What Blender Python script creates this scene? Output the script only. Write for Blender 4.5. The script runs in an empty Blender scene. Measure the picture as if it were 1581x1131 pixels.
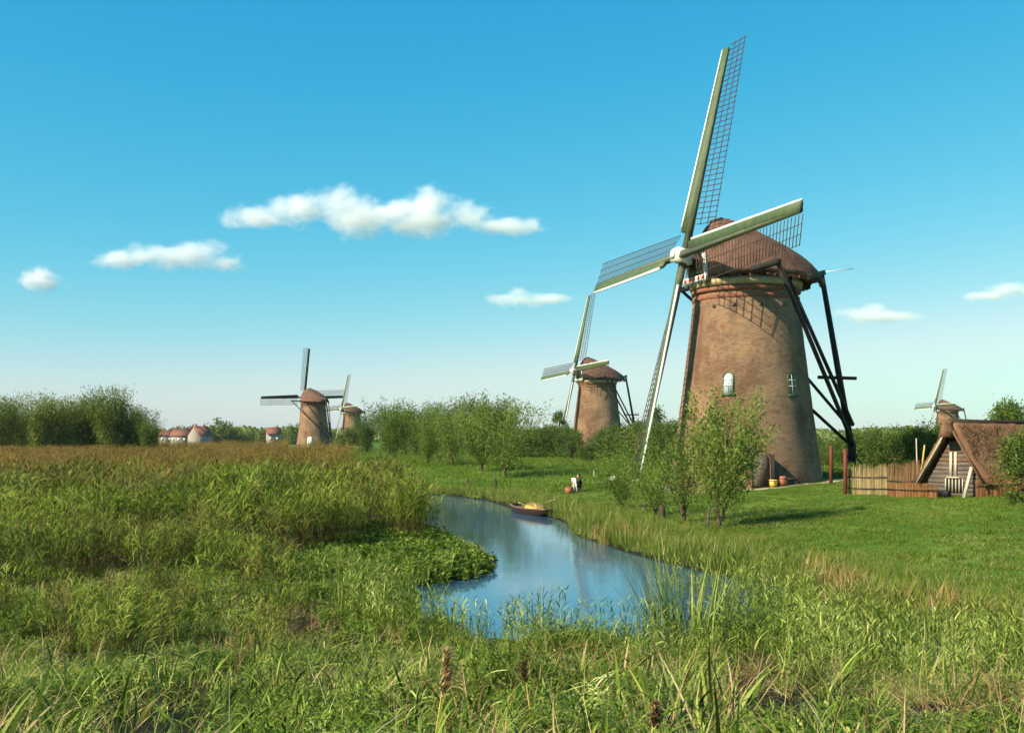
import bpy, math, random
import numpy as np
from mathutils import Vector, Matrix

R = math.radians
rng = np.random.default_rng(7)
scene = bpy.context.scene
C = scene.collection

# ------------------------------------------------------------------ camera, sky, sun, exposure
F, CX, CY, EYE = 1666.0, 790.5, 678.0, 4.2          # focal length and horizon of the 1581 x 1131 photograph, eye above water (m)
cam = bpy.data.objects.new('camera', bpy.data.cameras.new('camera'))
C.objects.link(cam)
cam.location = (0, 0, EYE)
cam.rotation_euler = (R(90), 0, 0)
cam.data.sensor_width = 36.0
cam.data.lens = F / 1581 * 36.0
cam.data.shift_y = (CY - 565.5) / 1581
cam.data.clip_start = 0.1
cam.data.clip_end = 20000
scene.camera = cam

SUN_AZ = 60.0      # degrees from straight behind the camera towards the left
SUN_EL = 37.0
sun_dir = Vector((-math.sin(R(SUN_AZ)) * math.cos(R(SUN_EL)), -math.cos(R(SUN_AZ)) * math.cos(R(SUN_EL)), math.sin(R(SUN_EL))))

world = bpy.data.worlds.new('World')
scene.world = world
world.use_nodes = True
wn, wl = world.node_tree.nodes, world.node_tree.links
wn.clear()
sky = wn.new('ShaderNodeTexSky')
sky.sky_type = 'NISHITA'
sky.sun_disc = False
sky.sun_elevation = R(SUN_EL)
sky.sun_rotation = math.atan2(sun_dir.x, sun_dir.y)
sky.air_density = 1.0
sky.dust_density = 0.6
sky.ozone_density = 3.0
# the postcard's printed blue: one tone curve per channel over the whole sky, horizon to zenith
sep = wn.new('ShaderNodeSeparateColor'); com = wn.new('ShaderNodeCombineColor')
wl.new(sky.outputs[0], sep.inputs[0])
BGS = 0.12
for ch, gain, ex in ((0, 3.0, 2.3), (1, 1.17, .80), (2, .99, .42)):
    m1 = wn.new('ShaderNodeMath'); m1.operation = 'MULTIPLY'; m1.inputs[1].default_value = .12
    m2 = wn.new('ShaderNodeMath'); m2.operation = 'POWER'; m2.inputs[1].default_value = ex
    m3 = wn.new('ShaderNodeMath'); m3.operation = 'MULTIPLY'; m3.inputs[1].default_value = gain / BGS / 1.84
    wl.new(sep.outputs[ch], m1.inputs[0]); wl.new(m1.outputs[0], m2.inputs[0]); wl.new(m2.outputs[0], m3.inputs[0]); 
    if ch == 0:
        lim = wn.new('ShaderNodeMath'); lim.operation = 'SMOOTH_MIN'; lim.inputs[2].default_value = 1.2; lim.inputs[1].default_value = .68 / BGS / 1.84
        wl.new(m3.outputs[0], lim.inputs[0]); m3 = lim
    wl.new(m3.outputs[0], com.inputs[ch])
bg = wn.new('ShaderNodeBackground'); bg.inputs['Strength'].default_value = BGS
wo = wn.new('ShaderNodeOutputWorld')
wl.new(com.outputs[0], bg.inputs['Color'])
wl.new(bg.outputs[0], wo.inputs['Surface'])

sl = bpy.data.lights.new('sun', 'SUN')
sl.energy = 5.0
sl.angle = R(0.5)
sl.color = (1.0, 0.90, 0.70)
so = bpy.data.objects.new('sun', sl)
C.objects.link(so)
so.rotation_euler = sun_dir.to_track_quat('Z', 'Y').to_euler()

vs = scene.view_settings
vs.view_transform = 'Standard'
vs.look = 'None'
vs.exposure = 0.88
vs.gamma = 1.0
vs.use_curve_mapping = False
scene.cycles.max_bounces = 5
scene.cycles.transparent_max_bounces = 16
scene.cycles.volume_bounces = 6
scene.cycles.volume_step_rate = 1.0
scene.cycles.adaptive_threshold = 0.03

# ------------------------------------------------------------------ helpers
def at(px, y, z):                       # photograph column px at distance y, height z -> a point of the place
    return Vector(((px - CX) / F * y, y, z))

def on_water(px, py):                   # where the photograph's point meets the water level
    y = EYE / ((py - CY) / F)
    return ((px - CX) / F * y, y)

def lin(r, g, b):
    f = lambda c: (c / 255 / 12.92) if c / 255 <= 0.04045 else ((c / 255 + 0.055) / 1.055) ** 2.4
    return (f(r), f(g), f(b), 1.0)

def mesh_np(name, verts, faces, mats=(), midx=None, smooth=False, uv=None):
    verts = np.asarray(verts, dtype=np.float32)
    me = bpy.data.meshes.new(name)
    me.vertices.add(len(verts))
    me.vertices.foreach_set('co', verts.ravel())
    if isinstance(faces, np.ndarray):
        k = faces.shape[1]; n = len(faces)
        loops = faces.astype(np.int32).ravel()
        starts = np.arange(0, n * k, k, dtype=np.int32)
        totals = np.full(n, k, dtype=np.int32)
    else:
        totals = np.array([len(f) for f in faces], dtype=np.int32)
        starts = np.concatenate([[0], np.cumsum(totals)[:-1]]).astype(np.int32) if len(totals) else np.zeros(0, np.int32)
        loops = np.array([i for f in faces for i in f], dtype=np.int32)
        n = len(faces)
    me.loops.add(len(loops))
    me.loops.foreach_set('vertex_index', loops)
    me.polygons.add(n)
    me.polygons.foreach_set('loop_start', starts)
    me.polygons.foreach_set('loop_total', totals)
    if midx is not None:
        me.polygons.foreach_set('material_index', np.asarray(midx, dtype=np.int32))
    if smooth:
        me.polygons.foreach_set('use_smooth', np.ones(n, dtype=bool))
    for m in mats:
        me.materials.append(m)
    if uv is not None:
        l = me.uv_layers.new(name='UVMap')
        l.data.foreach_set('uv', np.asarray(uv, np.float32)[loops].ravel())
    me.update(calc_edges=True)
    me.validate()
    return me

class MB:
    """collects verts and faces of one mesh"""
    def __init__(s): s.v = []; s.f = []; s.m = []
    def add(s, vs, fs, mi=0):
        b = len(s.v); s.v += [tuple(v) for v in vs]; s.f += [[b + i for i in f] for f in fs]; s.m += [mi] * len(fs)
    def bar(s, a, b, w, h, up=(0, 0, 1), w2=None, h2=None, mi=0):
        a, b, up = Vector(a), Vector(b), Vector(up)
        d = (b - a).normalized()
        sd = d.cross(up)
        if sd.length < 1e-4: sd = d.cross(Vector((1, 0, 0)))
        sd.normalize(); u = sd.cross(d)
        w2 = w if w2 is None else w2; h2 = h if h2 is None else h2
        vs = []
        for p, ww, hh in ((a, w, h), (b, w2, h2)):
            for i, j in ((-1, -1), (1, -1), (1, 1), (-1, 1)):
                vs.append(p + sd * (ww / 2 * i) + u * (hh / 2 * j))
        s.add(vs, [(3, 2, 1, 0), (4, 5, 6, 7), (0, 1, 5, 4), (1, 2, 6, 5), (2, 3, 7, 6), (3, 0, 4, 7)], mi)
    def box(s, c, sx, sy, sz, mi=0):
        c = Vector(c)
        s.bar(c - Vector((0, 0, sz / 2)), c + Vector((0, 0, sz / 2)), sx, sy, up=(0, 1, 0), mi=mi)
    def tube(s, pts, rad, seg=6, cap=True, mi=0):
        pts = [Vector(p) for p in pts]
        n = len(pts); vs = []
        ref = Vector((0.31, 0.87, 0.13))
        for i, p in enumerate(pts):
            d = (pts[min(i + 1, n - 1)] - pts[max(i - 1, 0)]).normalized()
            sd = d.cross(ref).normalized(); u = sd.cross(d)
            for k in range(seg):
                an = 2 * math.pi * k / seg
                vs.append(p + (sd * math.cos(an) + u * math.sin(an)) * rad[i])
        fs = [(i * seg + k, i * seg + (k + 1) % seg, (i + 1) * seg + (k + 1) % seg, (i + 1) * seg + k) for i in range(n - 1) for k in range(seg)]
        if cap: fs += [tuple(reversed(range(seg))), tuple((n - 1) * seg + k for k in range(seg))]
        s.add(vs, fs, mi)
    def lathe(s, prof, seg=48, c=(0, 0), close=False, mi=0):
        vs = [(c[0] + r * math.cos(2 * math.pi * k / seg), c[1] + r * math.sin(2 * math.pi * k / seg), z) for r, z in prof for k in range(seg)]
        n = len(prof)
        fs = [(i * seg + k, i * seg + (k + 1) % seg, (i + 1) * seg + (k + 1) % seg, (i + 1) * seg + k) for i in range(n - 1) for k in range(seg)]
        if close: fs += [tuple(reversed(range(seg))), tuple((n - 1) * seg + k for k in range(seg))]
        s.add(vs, fs, mi)
    def loft(s, rings, cap=True, mi=0, closed=True):
        k = len(rings[0]); n = len(rings)
        vs = [p for r in rings for p in r]
        kk = k if closed else k - 1
        fs = [(i * k + j, i * k + (j + 1) % k, (i + 1) * k + (j + 1) % k, (i + 1) * k + j) for i in range(n - 1) for j in range(kk)]
        if cap: fs += [tuple(reversed(range(k))), tuple((n - 1) * k + j for j in range(k))]
        s.add(vs, fs, mi)
    def mesh(s, name, mats, smooth=False):
        return mesh_np(name, s.v, s.f, mats if isinstance(mats, (list, tuple)) else [mats], s.m, smooth)
    def obj(s, name, mats, parent=None, smooth=False):
        return link(name, s.mesh(name, mats, smooth), parent)

def link(name, data, parent=None):
    o = bpy.data.objects.new(name, data)
    C.objects.link(o)
    if parent is not None: o.parent = parent
    return o

def tag(o, label=None, cat=None, group=None, kind=None):
    if label: o['label'] = label
    if cat: o['category'] = cat
    if group: o['group'] = group
    if kind: o['kind'] = kind
    return o

def thing(name, label, cat, loc=(0, 0, 0), rz=0.0, group=None):
    o = link(name, None)
    o.location = loc; o.rotation_euler = (0, 0, rz)
    return tag(o, label, cat, group)

def copy_tree(o, parent=None):
    c = o.copy(); C.objects.link(c)
    if parent is not None: c.parent = parent
    for ch in list(o.children): copy_tree(ch, c)
    return c

def smoothstep(a, b, x):
    t = np.clip((x - a) / (b - a), 0, 1)
    return t * t * (3 - 2 * t)

_nt = np.random.default_rng(3).random((64, 64))
def vnoise(x, y):                       # value noise for scatter masks
    x = np.asarray(x, float); y = np.asarray(y, float)
    xi = np.floor(x).astype(int); yi = np.floor(y).astype(int)
    fx = x - xi; fy = y - yi
    fx = fx * fx * (3 - 2 * fx); fy = fy * fy * (3 - 2 * fy)
    g = lambda a, b: _nt[a % 64, b % 64]
    return (g(xi, yi) * (1 - fx) + g(xi + 1, yi) * fx) * (1 - fy) + (g(xi, yi + 1) * (1 - fx) + g(xi + 1, yi + 1) * fx) * fy
def fbm(x, y): return 0.5 * vnoise(x, y) + 0.3 * vnoise(2.1 * x + 9, 2.1 * y + 5) + 0.2 * vnoise(4.3 * x + 3, 4.3 * y + 17)

# ------------------------------------------------------------------ materials
def newmat(name):
    m = bpy.data.materials.new(name); m.use_nodes = True
    nt = m.node_tree; nt.nodes.clear()
    out = nt.nodes.new('ShaderNodeOutputMaterial')
    return m, nt, nt.nodes, nt.links, out

def ramp(nodes, stops):
    r = nodes.new('ShaderNodeValToRGB')
    el = r.color_ramp.elements
    while len(el) > 1: el.remove(el[-1])
    el[0].position, el[0].color = stops[0]
    for p, c in stops[1:]:
        e = el.new(p); e.color = c
    return r

def solid(name, c1, c2, scale=3.0, rough=0.8, bump=0.2, bscale=25.0, stretch=(1, 1, 1), spec=0.3, bdist=0.02, metal=0.0):
    """two-tone noise-weathered surface with fine relief"""
    m, nt, n, l, out = newmat(name)
    tc = n.new('ShaderNodeTexCoord'); mp = n.new('ShaderNodeMapping'); mp.inputs['Scale'].default_value = stretch
    l.new(tc.outputs['Object'], mp.inputs['Vector'])
    nz = n.new('ShaderNodeTexNoise'); nz.inputs['Scale'].default_value = scale; nz.inputs['Detail'].default_value = 6; nz.inputs['Roughness'].default_value = 0.65
    l.new(mp.outputs[0], nz.inputs['Vector'])
    rp = ramp(n, [(0.3, c1), (0.7, c2)])
    l.new(nz.outputs['Fac'], rp.inputs['Fac'])
    b = n.new('ShaderNodeBsdfPrincipled'); b.inputs['Roughness'].default_value = rough; b.inputs['Specular IOR Level'].default_value = spec; b.inputs['Metallic'].default_value = metal
    l.new(rp.outputs['Color'], b.inputs['Base Color'])
    if bump:
        n2 = n.new('ShaderNodeTexNoise'); n2.inputs['Scale'].default_value = bscale; n2.inputs['Detail'].default_value = 4
        l.new(mp.outputs[0], n2.inputs['Vector'])
        bp = n.new('ShaderNodeBump'); bp.inputs['Strength'].default_value = bump; bp.inputs['Distance'].default_value = bdist
        l.new(n2.outputs['Fac'], bp.inputs['Height']); l.new(bp.outputs[0], b.inputs['Normal'])
    l.new(b.outputs[0], out.inputs['Surface'])
    return m

def leafmat(name, stops, trans=0.35, nscale=0.6, rough=0.55, tcol=1.25):
    """leaf or blade: colour varies from leaf to leaf (random per island), from plant to plant and in patches"""
    m, nt, n, l, out = newmat(name)
    geo = n.new('ShaderNodeNewGeometry'); oi = n.new('ShaderNodeObjectInfo')
    tc = n.new('ShaderNodeTexCoord')
    nz = n.new('ShaderNodeTexNoise'); nz.inputs['Scale'].default_value = nscale; nz.inputs['Detail'].default_value = 3
    l.new(geo.outputs['Position'], nz.inputs['Vector'])
    a1 = n.new('ShaderNodeMath'); a1.operation = 'MULTIPLY_ADD'; a1.inputs[1].default_value = 0.58
    l.new(geo.outputs['Random Per Island'], a1.inputs[0])
    a2 = n.new('ShaderNodeMath'); a2.operation = 'MULTIPLY'; a2.inputs[1].default_value = 0.22
    l.new(oi.outputs['Random'], a2.inputs[0]); l.new(a2.outputs[0], a1.inputs[2])
    a3 = n.new('ShaderNodeMath'); a3.operation = 'MULTIPLY_ADD'; a3.inputs[1].default_value = 0.8; 
    l.new(nz.outputs['Fac'], a3.inputs[0]); 
    a4 = n.new('ShaderNodeMath'); a4.operation = 'SUBTRACT'; a4.inputs[1].default_value = 0.30
    l.new(a1.outputs[0], a4.inputs[0]); l.new(a4.outputs[0], a3.inputs[2])
    rp = ramp(n, stops); l.new(a3.outputs[0], rp.inputs['Fac'])
    d = n.new('ShaderNodeBsdfPrincipled'); d.inputs['Roughness'].default_value = rough; d.inputs['Specular IOR Level'].default_value = 0.08
    l.new(rp.outputs['Color'], d.inputs['Base Color'])
    t = n.new('ShaderNodeBsdfTranslucent')
    hs = n.new('ShaderNodeHueSaturation'); hs.inputs['Value'].default_value = tcol; hs.inputs['Saturation'].default_value = 1.1
    l.new(rp.outputs['Color'], hs.inputs['Color']); l.new(hs.outputs[0], t.inputs['Color'])
    mx = n.new('ShaderNodeMixShader'); mx.inputs['Fac'].default_value = trans
    l.new(d.outputs[0], mx.inputs[1]); l.new(t.outputs[0], mx.inputs[2]); l.new(mx.outputs[0], out.inputs['Surface'])
    return m

def c(r, g, b): return (r, g, b, 1)

M = {}
M['thatch'] = solid('thatch', c(.085, .044, .031), c(.22, .118, .082), 1.6, .95, .8, 14, (1, 1, .5), .1, .08)
M['thatch_barn'] = solid('thatch_barn', c(.10, .052, .030), c(.24, .13, .074), 2.2, .95, .9, 18, (1, 1, .45), .1, .06)
M['thatch_dark'] = solid('thatch_dark', c(.03, .022, .016), c(.075, .05, .035), 2.2, .95, .8, 18, (1, 1, .45), .1, .05)
M['white'] = solid('white_paint', c(.62, .60, .52), c(.80, .78, .70), 2.0, .5, .15, 18)
M['cream'] = solid('cream_paint', c(.28, .20, .10), c(.46, .36, .20), 2.0, .6, .2, 18)
M['green'] = solid('green_paint', c(.036, .062, .022), c(.080, .115, .040), 2.6, .65, .12, 14, spec=.5)
M['green_dark'] = solid('dark_green_paint', c(.022, .05, .02), c(.05, .09, .035), 1.5, .5, .15, 14, spec=.45)
M['red'] = solid('red_paint', c(.40, .05, .03), c(.52, .09, .05), 3, .5, .15, 18)
M['lath'] = solid('weathered_lath', c(.045, .032, .026), c(.11, .075, .06), 3, .8, .2, 20)
M['tar'] = solid('tarred_timber', c(.008, .009, .008), c(.026, .024, .020), 2.2, .85, .3, 16, (1, 1, .4))
M['iron'] = solid('dark_iron', c(.015, .015, .015), c(.035, .032, .03), 5, .55, .2, 30, spec=.5)
M['stock'] = solid('stock_paint', c(.05, .07, .035), c(.13, .12, .07), 2.0, .6, .2, 16, (1, 1, .4))
M['red_post'] = solid('red_brown_post', c(.10, .022, .012), c(.20, .05, .028), 4, .8, .4, 22, (1, 1, .3))
M['wood_grey'] = solid('weathered_planks', c(.045, .034, .028), c(.19, .145, .115), 3.5, .85, .5, 22, (.35, 1, 3))
M['wood_brown'] = solid('brown_planks', c(.07, .038, .022), c(.19, .105, .06), 3.5, .85, .5, 22, (1, 1, .3))
M['wood_pale'] = solid('pale_wood', c(.34, .28, .20), c(.58, .50, .38), 4, .8, .4, 22, (1, 1, .3))
M['bark'] = solid('willow_bark', c(.035, .026, .018), c(.12, .092, .06), 5, .95, .9, 22, (1, 1, .35), .1, .05)
M['yellow'] = solid('yellow_enamel', c(.60, .36, .03), c(.72, .46, .06), 4, .4, .15, 20, spec=.5)
M['terracotta'] = solid('terracotta', c(.30, .085, .04), c(.46, .16, .08), 4, .8, .3, 25)
M['straw'] = solid('straw_hay', c(.42, .26, .05), c(.66, .46, .12), 6, .9, .6, 40)
M['boat_hull'] = solid('boat_hull_wood', c(.018, .011, .008), c(.055, .030, .018), 5, .5, .3, 25, (1, .3, 1), .4)
M['boat_rim'] = solid('boat_rim_wood', c(.10, .045, .02), c(.20, .095, .04), 6, .5, .3, 25, spec=.4)
M['concrete'] = solid('pale_concrete', c(.50, .46, .36), c(.66, .62, .52), 3, .9, .3, 30)
M['plaster'] = solid('pale_plaster', c(.26, .22, .17), c(.36, .31, .25), .6, .85, .15, 8)
M['tiles_red'] = solid('red_roof_tiles', c(.13, .05, .032), c(.22, .09, .055), 1.2, .85, .3, 6, (1, 1, 3))
M['cloth_dark'] = solid('dark_cloth', c(.012, .013, .018), c(.035, .035, .042), 8, .9, .3, 40)
M['cloth_grey'] = solid('grey_trousers', c(.06, .055, .05), c(.12, .11, .10), 8, .9, .3, 40)
M['skin'] = solid('skin', c(.50, .27, .18), c(.60, .34, .24), 8, .55, .1, 40)
M['hair'] = solid('brown_hair', c(.03, .018, .01), c(.07, .045, .025), 20, .7, .4, 60)
M['canvas'] = solid('pale_board', c(.55, .53, .46), c(.70, .68, .60), 4, .8, .15, 30)

def glass():
    m, nt, n, l, out = newmat('window_glass')
    b = n.new('ShaderNodeBsdfPrincipled')
    b.inputs['Base Color'].default_value = (.45, .50, .50, 1); b.inputs['Roughness'].default_value = .08
    b.inputs['Specular IOR Level'].default_value = .8
    nz = n.new('ShaderNodeTexNoise'); nz.inputs['Scale'].default_value = 1.2
    bp = n.new('ShaderNodeBump'); bp.inputs['Strength'].default_value = .1
    l.new(nz.outputs['Fac'], bp.inputs['Height']); l.new(bp.outputs[0], b.inputs['Normal'])
    l.new(b.outputs[0], out.inputs['Surface'])
    return m
M['glass'] = glass()

def brick():
    m, nt, n, l, out = newmat('weathered_brick')
    uv = n.new('ShaderNodeUVMap'); uv.uv_map = 'UVMap'
    bt = n.new('ShaderNodeTexBrick')
    bt.inputs['Scale'].default_value = 1.0
    bt.inputs['Brick Width'].default_value = .23; bt.inputs['Row Height'].default_value = .075
    bt.inputs['Mortar Size'].default_value = .011; bt.inputs['Mortar Smooth'].default_value = .3
    bt.inputs['Color1'].default_value = (.250, .135, .068, 1); bt.inputs['Color2'].default_value = (.165, .078, .044, 1)
    bt.inputs['Mortar'].default_value = (.31, .24, .165, 1)
    l.new(uv.outputs[0], bt.inputs['Vector'])
    tc = n.new('ShaderNodeTexCoord')
    def nz(sc, det, st=(1, 1, 1), ro=.6):
        mp = n.new('ShaderNodeMapping'); mp.inputs['Scale'].default_value = st
        l.new(tc.outputs['Object'], mp.inputs['Vector'])
        t = n.new('ShaderNodeTexNoise'); t.inputs['Scale'].default_value = sc; t.inputs['Detail'].default_value = det; t.inputs['Roughness'].default_value = ro
        l.new(mp.outputs[0], t.inputs['Vector']); return t
    def mix(a, b, f, mode='MIX', fac=1.0):
        x = n.new('ShaderNodeMix'); x.data_type = 'RGBA'; x.blend_type = mode
        if f is None: x.inputs['Factor'].default_value = fac
        else: l.new(f, x.inputs['Factor'])
        l.new(a, x.inputs['A'])
        if isinstance(b, tuple): x.inputs['B'].default_value = b
        else: l.new(b, x.inputs['B'])
        return x.outputs['Result']
    big = nz(.45, 5); r1 = ramp(n, [(.36, c(.66, .60, .58)), (.50, c(1, 1, 1)), (.66, c(1.25, 1.2, 1.12))]); l.new(big.outputs['Fac'], r1.inputs['Fac'])
    col = mix(bt.outputs['Color'], r1.outputs['Color'], None, 'MULTIPLY')
    spk = nz(3.2, 8, (1, 1, 4.5), .85); r2 = ramp(n, [(.34, c(.40, .36, .36)), (.5, c(1, 1, 1)), (.66, c(1.25, 1.2, 1.15))]); l.new(spk.outputs['Fac'], r2.inputs['Fac'])
    col = mix(col, r2.outputs['Color'], None, 'MULTIPLY')
    st = nz(.9, 5, (1, 1, .12)); r3 = ramp(n, [(.5, c(0, 0, 0)), (.72, c(.55, .55, .55))]); l.new(st.outputs['Fac'], r3.inputs['Fac'])
    col = mix(col, (.10, .055, .035, 1), r3.outputs['Color'])
    rp_ = nz(1.1, 2, (1, 1, 1.3), .5); r4 = ramp(n, [(.66, c(0, 0, 0)), (.69, c(.75, .75, .75))]); l.new(rp_.outputs['Fac'], r4.inputs['Fac'])
    col = mix(col, (.21, .082, .045, 1), r4.outputs['Color'])
    lm = nz(1.7, 6, (1, 1, .07), .7); r5 = ramp(n, [(.60, c(0, 0, 0)), (.80, c(.5, .5, .5))]); l.new(lm.outputs['Fac'], r5.inputs['Fac'])
    col = mix(col, (.38, .30, .21, 1), r5.outputs['Color'])
    b = n.new('ShaderNodeBsdfPrincipled'); b.inputs['Roughness'].default_value = .92; b.inputs['Specular IOR Level'].default_value = .15
    l.new(col, b.inputs['Base Color'])
    bp = n.new('ShaderNodeBump'); bp.inputs['Strength'].default_value = .7; bp.inputs['Distance'].default_value = .02
    ad = n.new('ShaderNodeMath'); ad.operation = 'ADD'; l.new(bt.outputs['Fac'], ad.inputs[0])
    inv = n.new('ShaderNodeMath'); inv.operation = 'SUBTRACT'; inv.inputs[0].default_value = 1.0; l.new(bt.outputs['Fac'], inv.inputs[1])
    ad2 = n.new('ShaderNodeMath'); ad2.operation = 'ADD'; l.new(inv.outputs[0], ad2.inputs[0]); l.new(spk.outputs['Fac'], ad2.inputs[1])
    l.new(ad2.outputs[0], bp.inputs['Height']); l.new(bp.outputs[0], b.inputs['Normal'])
    l.new(b.outputs[0], out.inputs['Surface'])
    return m
M['brick'] = brick()
M['brick_band'] = solid('brick_band', c(.13, .05, .03), c(.27, .11, .06), 3, .9, .5, 18, (1, 1, 2))

G_REED = [(.05, c(.022, .040, .005)), (.33, c(.092, .145, .014)), (.6, c(.195, .25, .028)), (.84, c(.35, .36, .06)), (1, c(.48, .42, .11))]
G_GOLD = [(.05, c(.080, .068, .018)), (.35, c(.20, .135, .036)), (.65, c(.32, .20, .058)), (.9, c(.43, .29, .10)), (1, c(.50, .36, .15))]
G_FORE = [(.05, c(.017, .031, .004)), (.3, c(.066, .112, .012)), (.56, c(.165, .220, .030)), (.8, c(.37, .40, .10)), (1, c(.62, .60, .28))]
G_HERB = [(.05, c(.022, .044, .005)), (.4, c(.080, .140, .014)), (.72, c(.175, .235, .032)), (1, c(.36, .35, .09))]
G_STRAW = [(.05, c(.16, .10, .04)), (.4, c(.32, .22, .09)), (.7, c(.46, .36, .18)), (1, c(.55, .46, .28))]
G_DEAD = [(.05, c(.045, .025, .014)), (.4, c(.13, .068, .030)), (.7, c(.23, .13, .06)), (1, c(.34, .23, .11))]
G_LAWN = [(.05, c(.046, .085, .010)), (.4, c(.092, .152, .016)), (.68, c(.165, .21, .030)), (1, c(.34, .30, .09))]
G_BANK = [(.05, c(.028, .066, .008)), (.35, c(.075, .135, .015)), (.64, c(.150, .205, .030)), (.9, c(.28, .255, .06)), (1, c(.38, .29, .10))]
G_WILLOW = [(.05, c(.050, .082, .014)), (.4, c(.115, .165, .028)), (.7, c(.19, .245, .048)), (1, c(.29, .31, .08))]
G_DARK = [(.05, c(.042, .066, .010)), (.4, c(.105, .145, .024)), (.7, c(.19, .23, .042)), (1, c(.30, .31, .07))]
G_BUSH = [(.05, c(.036, .062, .013)), (.4, c(.075, .115, .022)), (.7, c(.130, .172, .038)), (1, c(.21, .225, .065))]
M['reed_leaf'] = leafmat('reed_leaf', G_REED, .14, .35)
M['reed_olive'] = leafmat('reed_olive', [(.05, c(.036, .040, .009)), (.35, c(.105, .105, .022)), (.62, c(.20, .18, .038)), (.85, c(.32, .245, .065)), (1, c(.40, .30, .11))], .14, .35)
M['reed_gold'] = leafmat('reed_gold', G_GOLD, .3, .15)
M['fore_blade'] = leafmat('fore_blade', G_FORE, .14, .8)
M['herb_leaf'] = leafmat('herb_leaf', G_HERB, .14, .8)
M['straw_blade'] = leafmat('straw_blade', G_STRAW, .2, 1.0)
M['dead_leaf'] = leafmat('dead_leaf', G_DEAD, .15, 1.0)
M['lawn_blade'] = leafmat('lawn_blade', G_LAWN, .35, .16)
M['bank_blade'] = leafmat('bank_blade', G_BANK, .2, .30)
M['willow_leaf'] = leafmat('willow_leaf', G_WILLOW, .35, .5)
M['dark_leaf'] = leafmat('dark_leaf', G_DARK, .3, .25)
M['bush_leaf'] = leafmat('bush_leaf', G_BUSH, .32, .4)

# ------------------------------------------------------------------ the lie of the land
WPOLY_PX = [(622, 762), (628, 782), (640, 802), (655, 822), (690, 842), (738, 862), (742, 880), (700, 893), (630, 904), (540, 908), (600, 922), (612, 950),
            (640, 975), (720, 990), (860, 1000), (1000, 1010), (1110, 1022), (1230, 1048), (1340, 1080), (1440, 1105), (1530, 1120)]
RPOLY_PX = [(1640, 1012), (1500, 994), (1400, 978), (1300, 945), (1200, 905), (1110, 888), (1040, 872), (960, 850), (890, 826), (872, 806), (850, 798), (800, 788), (752, 772), (690, 764)]
wp = [on_water(*p) for p in WPOLY_PX] + [(16, 13.5), (40, 11), (40, 17.5), (18, 19.0)] + [on_water(*p) for p in RPOLY_PX]
WP = np.array(wp)

def water_sdf(x, y):                    # > 0 on land
    x = np.asarray(x, float); y = np.asarray(y, float)
    sh = x.shape; x = x.ravel(); y = y.ravel()
    best = np.full(x.shape, 1e9); inside = np.zeros(x.shape, bool)
    n = len(WP)
    for i in range(n):
        ax, ay = WP[i]; bx, by = WP[(i + 1) % n]
        ex, ey = bx - ax, by - ay
        t = np.clip(((x - ax) * ex + (y - ay) * ey) / (ex * ex + ey * ey), 0, 1)
        best = np.minimum(best, (x - ax - t * ex) ** 2 + (y - ay - t * ey) ** 2)
        cr = ((ay > y) != (by > y)) & (x < ex * (y - ay) / (ey if abs(ey) > 1e-9 else 1e-9) + ax)
        inside ^= cr
    d = np.sqrt(best)
    return np.where(inside, -d, d).reshape(sh)

REED_EDGE_Y = [0, 30, 46, 64, 100, 150, 200, 300, 900]
REED_EDGE_X = [-6, -7, -5.2, -8.3, -15, -28, -43, -64, -190]
def reed_edge(y): return np.interp(y, REED_EDGE_Y, REED_EDGE_X)
NEAR_X = [-60, -9, -6, 0, 4, 7.6, 9, 16, 40]
NEAR_Y = [34, 32, 27, 25, 24, 21, 19.5, 16.3, 14.3]
def right_mask(x, y):
    """1 on the lawn side of the channel and on the meadow, 0 on the camera's bank and in the marsh"""
    xc = np.interp(y, [0, 20, 27, 34, 42, 55, 64, 78, 84], [8, 4.5, 3, 1, -0.5, -2, -4, -6.5, -10])
    xc = np.where(y > 82, reed_edge(y), xc)
    yc = np.interp(x, NEAR_X, NEAR_Y)
    w = np.clip(3 + y * .03, 2, 12)
    a = smoothstep(-.5, .5, (x - xc) / w)
    b = smoothstep(-.5, .5, (y - yc) / 2.0)
    return a * b

def ground_z(x, y):
    x = np.asarray(x, float); y = np.asarray(y, float)
    dw = water_sdf(x, y)
    near = np.maximum(.22, 2.15 - .128 * np.maximum(0, np.abs(y) - 4))
    right = .22 + 1.45 * smoothstep(0, 24, dw)
    m = right_mask(x, y)
    z = near * (1 - m) + right * m
    far = smoothstep(230, 330, y)
    z = z * (1 - far) + 1.6 * far
    z = z + (fbm(x * .35, y * .35) - .5) * np.clip(.12 + dw * .02, 0, .22) * np.clip(dw, 0, 1)
    shore = np.clip(dw * .42, -1.1, 9)
    return np.minimum(z, shore)
def gz(x, y): return float(ground_z(np.array([x]), np.array([y]))[0])

# ground: one sheet, dense near the camera, reaching the horizon
ys = np.concatenate([np.linspace(-30, 2, 20), np.linspace(2.4, 60, 190), np.linspace(60.6, 120, 70), np.geomspace(122, 6000, 70)])
us = np.concatenate([[-2.2, -1.5, -1.0], np.linspace(-.7, .7, 190), [1.0, 1.5, 2.2]])
YY, UU = np.meshgrid(ys, us, indexing='ij')
XX = UU * np.maximum(np.abs(YY), 9.0)
ZZ = ground_z(XX, YY)
ny, nx = YY.shape
idx = np.arange(ny * nx).reshape(ny, nx)
gf = np.stack([idx[:-1, :-1], idx[:-1, 1:], idx[1:, 1:], idx[1:, :-1]], -1).reshape(-1, 4)

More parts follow.
